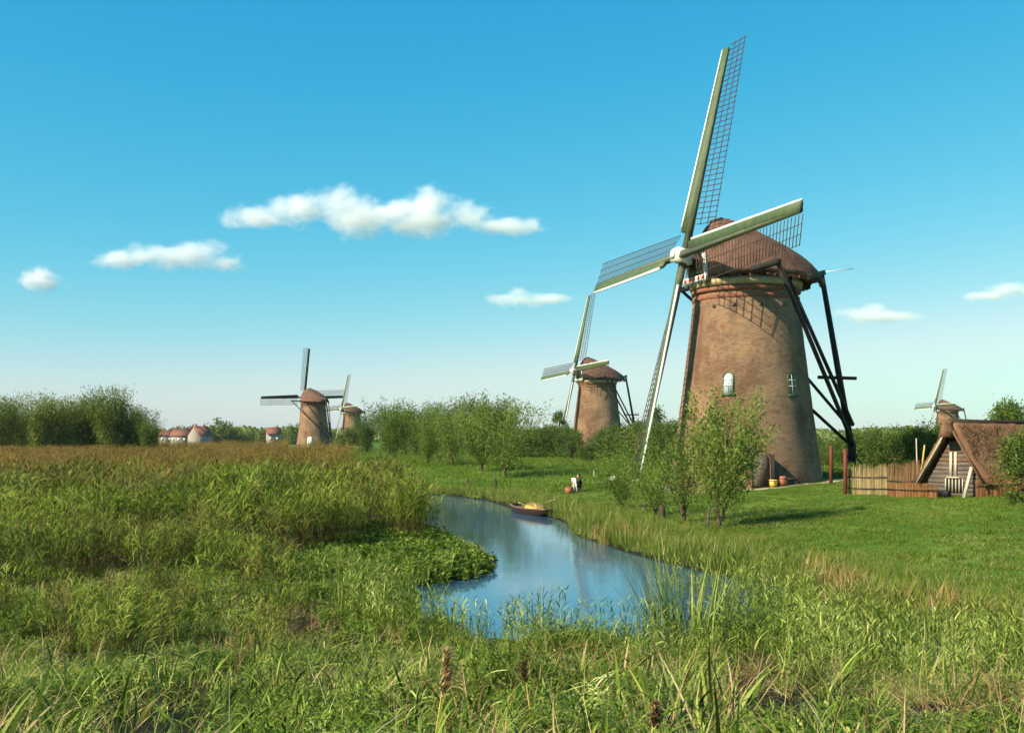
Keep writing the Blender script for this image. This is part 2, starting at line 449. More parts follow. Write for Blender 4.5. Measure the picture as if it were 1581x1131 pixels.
def ground_mat():
    m, nt, n, l, out = newmat('ground_soil_and_turf')
    at_ = n.new('ShaderNodeAttribute'); at_.attribute_name = 'turf'
    geo = n.new('ShaderNodeNewGeometry')
    n1 = n.new('ShaderNodeTexNoise'); n1.inputs['Scale'].default_value = .22; n1.inputs['Detail'].default_value = 7; n1.inputs['Roughness'].default_value = .7
    n2 = n.new('ShaderNodeTexNoise'); n2.inputs['Scale'].default_value = 5; n2.inputs['Detail'].default_value = 6; n2.inputs['Roughness'].default_value = .75
    l.new(geo.outputs['Position'], n1.inputs['Vector']); l.new(geo.outputs['Position'], n2.inputs['Vector'])
    turf = ramp(n, [(.3, c(.036, .085, .010)), (.5, c(.070, .135, .015)), (.66, c(.13, .18, .03)), (.8, c(.24, .22, .06))]); l.new(n1.outputs['Fac'], turf.inputs['Fac'])
    soil = ramp(n, [(.3, c(.008, .008, .004)), (.55, c(.017, .016, .008)), (.75, c(.028, .030, .012))]); l.new(n2.outputs['Fac'], soil.inputs['Fac'])
    mx = n.new('ShaderNodeMix'); mx.data_type = 'RGBA'
    l.new(at_.outputs['Fac'], mx.inputs['Factor']); l.new(soil.outputs['Color'], mx.inputs['A']); l.new(turf.outputs['Color'], mx.inputs['B'])
    b = n.new('ShaderNodeBsdfPrincipled'); b.inputs['Roughness'].default_value = .95; b.inputs['Specular IOR Level'].default_value = .1
    l.new(mx.outputs['Result'], b.inputs['Base Color'])
    bp = n.new('ShaderNodeBump'); bp.inputs['Strength'].default_value = .8; bp.inputs['Distance'].default_value = .06
    l.new(n2.outputs['Fac'], bp.inputs['Height']); l.new(bp.outputs[0], b.inputs['Normal'])
    l.new(b.outputs[0], out.inputs['Surface'])
    return m
gme = mesh_np('ground', np.stack([XX, YY, ZZ], -1).reshape(-1, 3), gf, [ground_mat()], smooth=True)
turf = (smoothstep(.3, .7, right_mask(XX, YY)) * smoothstep(.3, 1.5, water_sdf(XX, YY))).ravel()
gme.attributes.new('turf', 'FLOAT', 'POINT').data.foreach_set('value', turf.astype(np.float32))
ground = tag(link('ground', gme), 'low grassy polder ground with lawn and dark marsh soil', 'ground', kind='structure')

def water_mat():
    m, nt, n, l, out = newmat('canal_water')
    geo = n.new('ShaderNodeNewGeometry')
    mp = n.new('ShaderNodeMapping'); mp.inputs['Scale'].default_value = (.9, .45, 1); l.new(geo.outputs['Position'], mp.inputs['Vector'])
    nz = n.new('ShaderNodeTexNoise'); nz.inputs['Scale'].default_value = 1.6; nz.inputs['Detail'].default_value = 4; nz.inputs['Roughness'].default_value = .6
    l.new(mp.outputs[0], nz.inputs['Vector'])
    bp = n.new('ShaderNodeBump'); bp.inputs['Strength'].default_value = .10; bp.inputs['Distance'].default_value = .05
    l.new(nz.outputs['Fac'], bp.inputs['Height'])
    b = n.new('ShaderNodeBsdfPrincipled'); b.inputs['Base Color'].default_value = (.035, .090, .15, 1); b.inputs['Roughness'].default_value = .07
    b.inputs['IOR'].default_value = 1.33; b.inputs['Specular IOR Level'].default_value = .95
    l.new(bp.outputs[0], b.inputs['Normal']); l.new(b.outputs[0], out.inputs['Surface'])
    return m
gx = np.linspace(-14, 44, 60); gy = np.linspace(9, 84, 80)
GX, GY = np.meshgrid(gx, gy, indexing='ij')
ii = np.arange(GX.size).reshape(GX.shape)
wf = np.stack([ii[:-1, :-1], ii[1:, :-1], ii[1:, 1:], ii[:-1, 1:]], -1).reshape(-1, 4)
fc = np.stack([GX.ravel(), GY.ravel()], -1)[wf].mean(1)
wf = wf[water_sdf(fc[:, 0], fc[:, 1]) < 1.6]
water = tag(link('water', mesh_np('water', np.stack([GX, GY, 0 * GX], -1).reshape(-1, 3), wf, [water_mat()], smooth=True)),
            'still blue canal water winding between the reeds and the lawn', 'water', kind='structure')

# ------------------------------------------------------------------ windmills
TAU = R(13.0)
HUBX, HUBZ, LS = 4.65, 14.75, 14.3        # hub ahead of the tower axis, hub height, sail length
AX = Vector((math.cos(TAU), 0, math.sin(TAU)))
UP = Vector((-math.sin(TAU), 0, math.cos(TAU)))
LA = Vector((0, 1, 0))
Z0, Z1 = 0.0, 12.75                       # tower foot and top
def tower_r(z):
    t = z / Z1
    return 4.95 - 1.62 * (t + .05 * t * (1 - t) * 1.6)

def arch(w, h, n=8):                      # outline of an arched opening, x across, z up, foot at 0
    pts = [(-w / 2, 0), (w / 2, 0)]
    for k in range(n + 1):
        a = math.pi * k / n
        pts.append((w / 2 * math.cos(a), h - w / 2 + w / 2 * math.sin(a)))
    return pts

def wall_frame(az, z):
    """point on the tower wall at azimuth az (about the axis), outward normal and tangent"""
    r = tower_r(z); n = Vector((math.cos(az), math.sin(az), 0))
    sl_ = (tower_r(z + .3) - tower_r(z - .3)) / .6
    nn = Vector((n.x, n.y, -sl_)).normalized()
    t = Vector((0, 0, 1)).cross(n).normalized()
    return n * r + Vector((0, 0, z)), nn, t, nn.cross(t)

def slab(mb, outline, p, nn, t, u, d0, d1, mi=0):
    a = [p + t * x + u * z + nn * d0 for x, z in outline]; b = [p + t * x + u * z + nn * d1 for x, z in outline]
    k = len(outline)
    mb.add(a + b, [tuple(reversed(range(k))), tuple(range(k, 2 * k))] + [(i, (i + 1) % k, k + (i + 1) % k, k + i) for i in range(k)], mi)

def frame_ring(mb, o1, o2, p, nn, t, u, d0, d1, mi=0):
    k = len(o1); vs = []
    for o, d in ((o1, d0), (o1, d1), (o2, d1), (o2, d0)):
        vs += [p + t * x + u * z + nn * d for x, z in o]
    fs = [(a * k + i, a * k + (i + 1) % k, ((a + 1) % 4) * k + (i + 1) % k, ((a + 1) % 4) * k + i) for a in range(4) for i in range(k)]
    mb.add(vs, fs, mi)

def make_window(root, az, z, w=.72, h=1.4, bars=True):
    p, nn, t, u = wall_frame(az, z)
    mb = MB(); o = arch(w, h); o2 = [(x * .86, .05 + zz * .93) for x, zz in o]
    frame_ring(mb, o, o2, p, nn, t, u, -.05, .05)
    wd = mb.obj('window', M['green_dark'], root)
    mb = MB(); slab(mb, o2, p, nn, t, u, -.04, .0); mb.obj('pane', M['glass'], wd)
    if bars:
        mb = MB(); mb.bar(p + u * .08 + nn * .02, p + u * (h - .1) + nn * .02, .05, .04, up=nn); mb.obj('glazing_bar', M['white'], wd)
        for q in (.38, .66):
            mb = MB(); mb.bar(p + u * h * q - t * w * .42 + nn * .022, p + u * h * q + t * w * .42 + nn * .022, .045, .04, up=nn); mb.obj('glazing_bar', M['white'], wd)
    mb = MB(); mb.bar(p - u * .07 - t * (w * .62) + nn * .04, p - u * .07 + t * (w * .62) + nn * .04, .14, .09, up=nn); mb.obj('sill', M['green_dark'], wd)
    return wd

def sail(root, ang, detail, mats):
    """one sail; ang turns clockwise seen from the front, 0 is up"""
    hub = Vector((HUBX, 0, HUBZ))
    d = UP * math.cos(ang) + LA * math.sin(ang)
    s = LA * math.cos(ang) - UP * math.sin(ang)        # trailing side
    off = AX * (.18 if abs(math.sin(ang)) > .7 else -.18)
    base = hub + off
    def chord(q):                                      # pitch washes out towards the tip
        b = R(23 - 17 * (q / LS))
        cd = s * math.cos(b) - AX * math.sin(b)
        return cd, (AX * math.cos(b) + s * math.sin(b))
    sroot = link('sail', None, root)
    mb = MB(); mb.bar(base + d * .3, base + d * LS, .40, .40, up=AX, w2=.20, h2=.20)
    mb.obj('stock', M['stock'], sroot)
    prof_g = [(-.66, .14), (-.58, .17), (.26, .15), (.26, .02), (.1, -.06), (-.4, -.12), (-.66, -.05)]
    prof_w = [(-.84, .06), (-.81, .12), (-.66, .15), (-.66, -.05), (-.81, .0)]
    for nm, pr, mt, q0 in (('wind_board', prof_g, mats[0], 1.7), ('leading_edge', prof_w, mats[1], 2.05)):
        rings = []
        for q in np.linspace(q0, LS, 7):
            cd, nd = chord(q); k = 1.0 - .28 * (q / LS)
            rings.append([base + d * q + cd * (x * k) + nd * (w * k) for x, w in pr])
        mb = MB(); mb.loft(rings); mb.obj(nm, mt, sroot)
    q0, q1, nb = 2.2, LS + .15, 35
    c1 = 2.15
    jn = MB()
    for i in range(nb):
        q = q0 + (q1 - q0) * i / (nb - 1)
        cd, nd = chord(q); k = 1 - .10 * q / LS
        mb = jn if not detail else MB()
        wd = .045 if detail else .06
        mb.bar(base + d * q + cd * .25 - nd * .02, base + d * q + cd * (c1 * k) - nd * .02, wd, .035, up=nd)
        if detail: mb.obj('lattice_bar', M['lath'], sroot)
    for e in (.88, 1.5, 2.12):
        mb = jn if not detail else MB()
        pts = []
        for q in np.linspace(q0 - .08, q1 + .06, 9):
            cd, nd = chord(q); k = 1 - .10 * q / LS
            pts.append(base + d * q + cd * (e * k) + nd * .025)
        mb.tube(pts, [.026 if detail else .04] * len(pts), 4)
        if detail: mb.obj('lattice_rail', M['lath'], sroot)
    if not detail:
        tag(jn.obj('lattice', M['lath'], sroot), kind='stuff')
    mb = MB(); mb.bar(base + d * 2.6 + AX * .30 - s * .3, base + d * 2.6 - AX * .34 + s * .5, .06, .06); mb.obj('clamp', M['iron'], sroot)
    return sroot

CAPS = []
def make_mill(label, group, detail, tilt=1.2, sails=(0, 90, 180, 270), windows=((0, 6.3),), door=None, sail_mats=None, band='cream'):
    root = thing('windmill', label, 'windmill', group=group)
    # tower
    seg, nzv = (72, 40) if detail else (40, 14)
    vs, uvs = [], []
    for i in range(nzv + 1):
        z = Z0 - .35 + (Z1 + .35) * i / nzv
        for k in range(seg + 1):
            a = 2 * math.pi * k / seg
            r = tower_r(max(z, 0)) + (vnoise(k * .6 + 3, i * .7) - .5) * .035
            if k == seg: r = math.hypot(vs[-seg][0], vs[-seg][1])
            vs.append((r * math.cos(a), r * math.sin(a), z)); uvs.append((a * 4.2, z))
    fs = np.array([(i * (seg + 1) + k, i * (seg + 1) + k + 1, (i + 1) * (seg + 1) + k + 1, (i + 1) * (seg + 1) + k) for i in range(nzv) for k in range(seg)])
    link('tower', mesh_np('tower', vs, fs, [M['brick']], smooth=True, uv=uvs), root)
    rt = tower_r(Z1)
    for z, dr in ((Z1 - .72, .10), (Z1 - .22, .16)):
        mb = MB(); mb.lathe([(rt + .02, z - .2), (rt + dr + .06, z - .12), (rt + dr + .06, z + .1), (rt, z + .18)], seg); mb.obj('brick_band', M['brick_band'], root, True)
    mb = MB(); mb.lathe([(rt - .2, Z1 - .06), (rt + .30, Z1 - .02), (rt + .34, Z1 + .36), (rt + .1, Z1 + .5), (rt - .4, Z1 + .5)], seg); mb.obj('cap_ring', M[band], root, True)
    # thatched cap
    zb = Z1 + .5
    st = [(3.55, 1.35, 15.15, .10), (3.0, 2.25, 16.15, .06), (2.5, 2.75, 17.05, 0), (1.8, 3.35, 17.28, .10), (.7, 3.72, 16.92, .10), (-.4, 3.85, 16.38, .08), (-1.6, 3.75, 15.88, .02), (-2.8, 3.3, 15.34, -.04),
          (-3.8, 2.6, 14.88, -.08), (-4.6, 1.85, 14.42, -.10), (-5.1, 1.15, 14.02, -.02), (-5.3, .5, 13.65, .10)]
    rings = []
    nph = 18
    for i, (x, w, zr, dz) in enumerate(st):
        ring = []
        h = zr - zb - dz
        for k in range(nph + 1):
            a = math.pi * k / nph
            yy = w * math.copysign(abs(math.cos(a)) ** .82, math.cos(a))
            sag = .05 * (vnoise(k * .9, i * 1.3) - .5)
            zz = zb + dz + h * math.sin(a) ** 1.12 + sag
            flare = 1.0 + .05 * math.exp(-((zz - zb - dz) / .5) ** 2)
            ring.append(Vector((x, yy * flare, zz)))
        for k in range(nph - 1, 0, -1):   # thickness: underside, set in and up
            a = math.pi * k / nph
            yy = (w - .38 if w > 1 else w * .7) * math.copysign(abs(math.cos(a)) ** .82, math.cos(a))
            ring.append(Vector((x, yy, zb + dz + .10 + max(0, h - .42) * math.sin(a) ** 1.12)))
        rings.append(ring)
    mb = MB(); mb.loft(rings); cap = mb.obj('cap', M['thatch'], root, True)
    CAPS.append((cap, [r_[:nph + 1] for r_ in rings], detail))
    mb = MB(); mb.tube([(2.55, 0, 17.05), (1.8, 0, 17.3), (.7, 0, 16.94), (-.4, 0, 16.4), (-1.6, 0, 15.92), (-2.8, 0, 15.42), (-3.8, 0, 14.97)], [.17] * 7, 8); mb.obj('ridge_roll', M['thatch_dark'], cap, True)
    # hood over the shaft
    mb = MB()
    hood = []
    for x, zt, hw in ((2.6, 16.75, 1.25), (3.4, 15.85, 1.25), (4.1, 15.12, 1.1)):
        hood.append([Vector((x, y * hw, zt - abs(y) * .95 * hw)) for y in (-1, -.66, -.33, 0, .33, .66, 1)] + [Vector((x, y * hw * .9, zt - .26 - abs(y) * .95 * hw)) for y in (.9, .4, -.4, -.9)])
    mb.loft(hood); mb.obj('hood', M['thatch_dark'], cap)
    # front panel under the hood: boards, white edges, painted beard
    if detail:
        for i in range(4):
            z = zb - .02 + i * .36; w = 1.28 - .09 * i
            mb = MB(); mb.box((3.50 + (i % 2) * .015, 0, z + .17), .08, 2 * w, .345); mb.obj('weatherboard', M['green'], root)
    else:
        mb = MB(); mb.box((3.50, 0, zb + .75), .08, 2.3, 1.6); mb.obj('weatherboard', M['green'], root)
    for sgn in (-1, 1):
        mb = MB(); mb.bar((3.60, sgn * 1.40, zb - .1), (3.60, sgn * 1.02, zb + 1.6), .26, .14, up=(1, 0, 0)); mb.obj('bargeboard', M['white'], root)
    ol = [(-1.62, .34), (-1.62, 0), (-1.25, -.26), (-.95, -.02), (-.62, -.30), (-.3, -.05), (0, -.34), (.3, -.05), (.62, -.30), (.95, -.02), (1.25, -.26), (1.62, 0), (1.62, .34)]
    mb = MB(); slab(mb, ol, Vector((3.66, 0, zb - .12)), Vector((1, 0, 0)), Vector((0, 1, 0)), Vector((0, 0, 1)), 0, .09); bd = mb.obj('beard_board', M['white'], root)
    if detail:
        for y in (-1.25, -.62, 0, .62, 1.25):
            mb = MB(); slab(mb, [(.2 * math.cos(k * math.pi / 5), .13 * math.sin(k * math.pi / 5)) for k in range(10)], Vector((3.752, y, zb + .05)), Vector((1, 0, 0)), Vector((0, 1, 0)), Vector((0, 0, 1)), 0, .02)
            mb.obj('red_rosette', M['red'], bd)
    # shaft and hub
    hub = Vector((HUBX, 0, HUBZ))
    mb = MB(); mb.tube([hub - AX * 3.2, hub - AX * .4], [.34, .34], 12); mb.obj('wind_shaft', M['iron'], root)
    mb = MB(); mb.bar(hub - AX * .62, hub + AX * .55, .86, .86, up=UP); mb.bar(hub + AX * .55, hub + AX * .72, .52, .52, up=UP); mb.obj('hub', M['white'], root)
    sm = sail_mats or (M['green'], M['white'])
    for a in sails: sail(root, R(a - tilt), detail, sm)
    # tail: long beam, short beam, tail pole, braces, crossbar, capstan
    foot = Vector((-8.15, 0, 2.25))
    zl = 13.55
    mb = MB(); mb.bar((1.5, -6.6, zl), (1.5, 6.6, zl), .30, .32); mb.obj('long_beam', M['tar'], root)
    mb = MB(); mb.bar((-1.2, -3.5, Z1 + .28), (-1.2, 3.5, Z1 + .28), .28, .30); mb.obj('short_beam', M['tar'], root)
    mb = MB(); mb.bar((-4.6, 0, Z1 + 1.0), (-6.0, 0, Z1 + 1.45), .30, .34); mb.obj('tail_beam', M['green_dark'], root)
    mb = MB(); mb.bar((-5.75, 0, Z1 + 1.5), foot, .22, .25, w2=.32, h2=.36); mb.obj('tail_pole', M['tar'], root)
    for sg in (-1, 1):
        mb = MB(); mb.bar((1.5, sg * 6.5, zl), foot + Vector((0, sg * .2, .3)), .20, .22); mb.obj('long_brace', M['tar'], root)
        mb = MB(); mb.bar((-1.2, sg * 3.4, Z1 + .2), foot + Vector((.1, sg * .32, 1.6)), .17, .19); mb.obj('short_brace', M['tar'], root)
    mb = MB(); mb.bar((-5.1, .7, 7.05), (-8.3, .25, 7.05), .22, .22); mb.obj('cross_bar', M['tar'], root)
    mb = MB(); mb.bar(foot + Vector((0, 0, -.9)), foot + Vector((0, 0, .5)), .34, .34); mb.obj('capstan_post', M['tar'], root)
    mb = MB()
    mb.tube([foot + Vector((.05, -.55, -.5)), foot + Vector((.05, .55, -.5))], [.16, .16], 10); cps = mb.obj('capstan', M['tar'], root)
    for k in range(8):
        an = k * math.pi / 4
        mb = MB(); mb.bar(foot + Vector((.05, .5, -.5)), foot + Vector((.05 + .75 * math.cos(an), .5, -.5 + .75 * math.sin(an))), .06, .06); mb.obj('spoke', M['tar'], cps)
    for az, z in windows: make_window(root, az, z, bars=detail)
    if detail:
        mb = MB(); mb.bar((-6.0, 0, Z1 + 1.48), (-8.0, .35, Z1 + 1.75), .05, .05); mb.obj('vane_pole', M['white'], root)
    if door: door(root)
    return root

# the near mill: local +X is the wind side
MX, MY = 15.45, 71.4
MZ = gz(MX, MY)
NEAR_FACE = math.atan2(-.297, -.955)
view_az = math.atan2(-MY, -MX) - NEAR_FACE        # tower azimuth that faces the camera
def vaz(deg): return view_az + R(deg)             # degrees to the right of that
def near_door(root):
    az = vaz(11); p, nn, t, u = wall_frame(az, 0.02)
    mb = MB(); frame_ring(mb, arch(1.35, 2.3), [(x * .84, zz * .94) for x, zz in arch(1.35, 2.3)], p, nn, t, u, -.06, .09); fr = mb.obj('door_frame', M['wood_brown'], root)
    mb = MB(); slab(mb, [(x * .83, zz * .93) for x, zz in arch(1.35, 2.3)], p, nn, t, u, -.05, .02); mb.obj('inner_door', M['wood_grey'], root)
    h = p + t * .62 + nn * .1
    for i in range(5):                            # the leaf stands open, square to the wall
        q = .06 + i * .19
        mb = MB(); mb.bar(h + nn * q + u * .06, h + nn * q + u * 1.85, .18, .05, up=t); mb.obj('door_plank', M['tar'], fr)
    # dark discs on the wall stand in for shaded small holes under the ring
    for dg in (-34, -12, 16, 42):
        p2, n2, t2, u2 = wall_frame(vaz(dg), Z1 - 1.35)
        mb = MB(); slab(mb, [(.13 * math.cos(k * math.pi / 5), .13 * math.sin(k * math.pi / 5)) for k in range(10)], p2, n2, t2, u2, -.03, .035); mb.obj('dark_hole_disc', M['iron'], root)
near = make_mill('large brick windmill with thatched cap in front of the reed screens and barn', None, True, .3,
                 windows=((vaz(-15), 5.75), (vaz(44), 5.7)), door=near_door)
near.location = (MX, MY, MZ); near.rotation_euler = (0, 0, NEAR_FACE)

def place_mill(m, px, y, face_deg):
    x = (px - CX) / F * y
    m.location = (x, y, gz(x, y)); m.rotation_euler = (0, 0, R(face_deg))
def facing(theta): return math.degrees(math.atan2(-math.cos(R(theta)), -math.sin(R(theta))))
G4 = 'windmills standing along the canal'
near['group'] = G4
m2 = make_mill('mid-distance brick windmill half hidden by bushes, facing the same way as the largest mill', G4, False, 2.0, windows=((R(165 - facing(69) - 90 + 12), 5.6),), band='cream')
place_mill(m2, 922, 196, facing(69))
m3 = make_mill('brick windmill beyond the reed bed seen from behind with dark sails', G4, False, -3, windows=(), sail_mats=(M['tar'], M['lath']), band='wood_brown')
place_mill(m3, 484, 309, math.degrees(math.atan2(.68, -.73)))
m4 = make_mill('smallest windmill, half behind the trees beside the mill seen from behind', G4, False, 2, windows=())
place_mill(m4, 543, 437, facing(56))
m5 = make_mill('distant windmill whose cap shows above the thatched barn', G4, False, 1, windows=())
place_mill(m5, 1463, 415, facing(85)); m5.scale = (1.12, 1.12, 1.03)
# pale door on the mill seen from behind
p, nn, t, u = wall_frame(math.atan2(-309, 56) - m3.rotation_euler.z - R(12), .3)
mb = MB(); slab(mb, arch(1.5, 3.1), p, nn, t, u, -.05, .06); mb.obj('door', M['white'], m3)
p, nn, t, u = wall_frame(math.atan2(-196, -15) - m2.rotation_euler.z + R(-4), .3)
mb = MB(); slab(mb, arch(1.2, 2.6), p, nn, t, u, -.05, .06); mb.obj('door', M['green_dark'], m2)

# ------------------------------------------------------------------ path along the meadow and round the mill
def strip(name, pts, width, mat, label, cat):
    P = [Vector((p[0], p[1], 0)) for p in pts]
    vs, fs = [], []
    n = 40
    seg = [(P[i + 1] - P[i]).length for i in range(len(P) - 1)]; tot = sum(seg)
    cl = []
    for k in range(n + 1):
        s_ = tot * k / n; i = 0
        while i < len(seg) - 1 and s_ > seg[i]: s_ -= seg[i]; i += 1
        cl.append(P[i].lerp(P[i + 1], min(1, s_ / seg[i])))
    for k, p in enumerate(cl):
        d = (cl[min(k + 1, n)] - cl[max(k - 1, 0)]).normalized(); sd = Vector((-d.y, d.x, 0))
        for j in range(5):
            q = p + sd * ((j - 2) / 4 * width * (1 + .3 * (vnoise(k * .7, j * 2.0) - .5)))
            vs.append((q.x, q.y, gz(q.x, q.y) + .03))
    for k in range(n):
        for j in range(4): fs.append((k * 5 + j, k * 5 + j + 1, k * 5 + 6 + j, k * 5 + 5 + j))
    return tag(link(name, mesh_np(name, vs, fs, [mat], smooth=True)), label, cat, kind='structure')
M['sand'] = solid('sandy_path', c(.28, .23, .14), c(.44, .37, .24), 2.5, .95, .4, 20)
ring = [(MX + 5.9 * math.cos(a), MY + 5.9 * math.sin(a)) for a in np.linspace(R(200), R(345), 14)]
ppts = [(at(898, 84, 0).x, 84), (at(960, 82, 0).x, 82), (at(1040, 74, 0).x, 74)] + ring + [(24.5, 70.5), (34, 70)]
strip('path', ppts, .9, M['sand'], 'narrow sandy path across the meadow and round the large windmill', 'path')

# ------------------------------------------------------------------ trees
def leaves_np(cen, dirs, L, W, r):
    n = len(cen)
    dirs = dirs / np.linalg.norm(dirs, axis=1, keepdims=True)
    rv = r.normal(size=(n, 3)); w = np.cross(dirs, rv); w /= np.linalg.norm(w, axis=1, keepdims=True) + 1e-9
    L = L[:, None]; W = W[:, None]
    v = np.stack([cen - dirs * L / 2, cen + w * W / 2, cen + dirs * L / 2, cen - w * W / 2], 1).reshape(-1, 3)
    return v, np.arange(4 * n).reshape(n, 4)

def willow(seed, h, spread, knob, nwhip, nleaf, leaf, mat, bare=.28, trunk_r=.22, fan=.5, lean=0.0):
    """pollard willow: short knobby trunk, whips fanning up, narrow leaves along them -> (trunk mesh, crown mesh)"""
    r = np.random.default_rng(seed)
    mb = MB()
    mb.tube([(0, 0, -.3), (.03, 0, knob * .5), (lean * .2, 0, knob * .85), (lean * .25, 0, knob + .12), (lean * .25, 0, knob + .3)], [trunk_r * 1.15, trunk_r * .8, trunk_r, trunk_r * 1.35, trunk_r * .5], 9)
    cen, dr = [], []
    for i in range(nwhip):
        az = r.uniform(0, 2 * math.pi); th = fan * math.sqrt(r.uniform(0, 1))
        Lw = (h - knob) * r.uniform(.62, 1.0) / max(.6, math.cos(th))
        d = np.array([math.sin(th) * math.cos(az), math.sin(th) * math.sin(az), math.cos(th)])
        bow = r.normal(size=3) * .08 * Lw; bow[2] = 0
        p0 = np.array([lean * .25 + trunk_r * .9 * math.cos(az), trunk_r * .9 * math.sin(az), knob + .05])
        P = lambda t: p0 + d * (Lw * t) * np.array([spread, spread, 1]) + bow * (t * t) + np.array([lean * t * t, 0, 0])
        r0 = r.uniform(.018, .045) * (trunk_r / .22)
        mb.tube([P(t) for t in (0, .3, .6, .92)], [r0, r0 * .75, r0 * .5, r0 * .2], 4, cap=False)
        k = nleaf // nwhip
        t = bare + (1 - bare) * r.uniform(0, 1, k) ** .85
        pts = p0 + (d * Lw * np.array([spread, spread, 1])) * t[:, None] + bow * (t * t)[:, None] + np.array([lean, 0, 0]) * (t * t)[:, None]
        sp = leaf * 1.9 * (1.15 - .6 * t)
        pts = pts + r.normal(size=(k, 3)) * sp[:, None]
        cen.append(pts); dr.append(d + r.normal(size=(k, 3)) * .65)
    cen = np.concatenate(cen); dr = np.concatenate(dr); n = len(cen)
    v, f = leaves_np(cen, dr, leaf * r.uniform(.7, 1.4, n), leaf * .34 * r.uniform(.7, 1.3, n), r)
    return mb.mesh('trunk', M['bark']), mesh_np('crown', v, f, [mat])

def bushy(seed, h, w, nclump, nleaf, leaf, mat, trunk=.25, bottom=.12, round_=1.0, trunk_r=.2):
    """tree or bush of many leaf clumps filling an uneven outline -> (trunk mesh, crown mesh)"""
    r = np.random.default_rng(seed)
    mb = MB()
    top = h * .75
    mb.tube([(0, 0, -.3), (.02 * h, .01 * h, h * .3), (0, 0, top)], [trunk_r, trunk_r * .7, trunk_r * .2], 7)
    cl = []
    for i in range(nclump):
        az = r.uniform(0, 2 * math.pi); zz = r.uniform(bottom, .93) ** (.8 if round_ > .5 else .6)
        prof = math.sin(math.pi * min(1, max(.06, (zz - bottom + .10) / (1.06 - bottom)))) ** (.55 * round_)
        rad = w / 2 * prof * math.sqrt(r.uniform(.12, 1)) * r.uniform(.82, 1.15)
        cl.append((rad * math.cos(az), rad * math.sin(az), zz * h * r.uniform(.94, 1.06)))
    cl = np.array(cl)
    for i in range(min(14, nclump)):
        p = cl[i]; z0 = p[2] * .45
        mb.tube([(0, 0, z0), (p[0] * .5, p[1] * .5, (z0 + p[2]) / 2 + .05 * h), tuple(p)], [trunk_r * .4, trunk_r * .25, trunk_r * .08], 4, cap=False)
    k = nleaf // nclump
    cs = np.repeat(cl, k, axis=0); n = len(cs)
    sz = np.repeat(r.uniform(.6, 1.35, nclump), k)[:, None] * min(w, h) * .085
    off = r.normal(size=(n, 3)) * sz * np.array([1, 1, 1.1])
    cen = cs + off
    cen[:, 2] = np.maximum(cen[:, 2], .02 * h)
    dr = off / (sz + 1e-6) * .5 + r.normal(size=(n, 3)) * .8 + np.array([0, 0, .35])
    v, f = leaves_np(cen, dr, leaf * r.uniform(.65, 1.4, n), leaf * .55 * r.uniform(.7, 1.3, n), r)
    return mb.mesh('trunk', M['bark']), mesh_np('crown', v, f, [mat])

def put_tree(name, meshes, px, y, label, cat, group, rz=0.0, sc=1.0, scz=None, x=None, dz=0.0):
    X = (px - CX) / F * y if x is None else x
    t = thing(name, label, cat, (X, y, gz(X, y) - .03 + dz), rz, group)
    t.scale = (sc, sc, sc if scz is None else scz)
    link('trunk', meshes[0], t); link('crown', meshes[1], t)
    return t

# pollard willows on the near bank
GW = 'pollard willows on the canal bank'
w1 = willow(11, 6.0, 1.05, .25, 26, 9500, .17, M['willow_leaf'], .24, .085, .50, .35)
put_tree('willow', w1, 1108, 46, 'tallest pollard willow in front of the large windmill', 'willow', GW)
w2 = willow(12, 4.5, 1.15, .55, 18, 3300, .16, M['willow_leaf'], .12, .11, .52, -.2)
put_tree('willow', w2, 1056, 49, 'dark-knobbed pollard willow just beside the tallest one', 'willow', GW)
w3 = willow(13, 3.9, 1.25, .25, 16, 2500, .16, M['willow_leaf'], .05, .07, .58)
put_tree('willow', w3, 1012, 54, 'slender pollard willow below the lower sail of the large windmill', 'willow', GW)
w4 = willow(14, 3.6, 1.2, .2, 14, 1900, .17, M['willow_leaf'], .05, .07, .55)
put_tree('willow', w4, 962, 60, 'loose bushy willow on the bank between boat and large windmill', 'willow', GW)
mid = [willow(20 + i, 6.0 + .3 * i, 1.1, .6, 26, 4200, .24, M['willow_leaf'], .10, .12, .60) for i in range(3)]
GM = 'pollard willows along the meadow'
for i, (px, y, k, s, lab) in enumerate([
        (780, 92, 2, 1.02, 'pollard willow nearest the boat in the meadow row'),
        (744, 98, 0, 1.0, 'pollard willow second from the boat in the meadow row'),
        (699, 106, 1, .98, 'pollard willow third from the boat in the meadow row'),
        (679, 116, 0, .85, 'small thin willow fourth from the boat in the meadow row'),
        (661, 108, 2, .92, 'pollard willow fifth from the boat in the meadow row'),
        (608, 140, 1, 1.25, 'pollard willow farthest from the boat in the meadow row')]):
    put_tree('willow', mid[k], px, y, lab, 'willow', GM, i * 1.3, s)
tall = [willow(30 + i, 8.2, 1.0, .6, 36, 6500, .32, M['bush_leaf'], .04, .16, .42) for i in range(3)]
GB = 'leafy trees behind the meadow willows'
for i, (px, y, k, s, lab) in enumerate([
        (566, 205, 0, .95, 'leafy tree in front of the smallest windmill'),
        (602, 175, 1, 1.05, 'leafy tree next right of the one hiding the smallest windmill'),
        (640, 170, 2, .98, 'leafy tree third from the smallest windmill behind the meadow'),
        (690, 165, 0, 1.05, 'leafy tree in the middle of the group behind the meadow'),
        (728, 160, 1, 1.08, 'tall leafy tree left of the two tallest behind the meadow'),
        (752, 155, 2, 1.12, 'tallest leafy tree of the group behind the meadow'),
        (778, 158, 0, .98, 'leafy tree at the end of the group nearest the middle windmill'),
        (626, 190, 2, .9, 'low leafy tree between the second and third of the group'),
        (664, 180, 1, .95, 'leafy tree set back between the third tree and the middle one')]):
    put_tree('leafy_tree', tall[k], px, y, lab, 'tree', GB, i * 2.1, s)
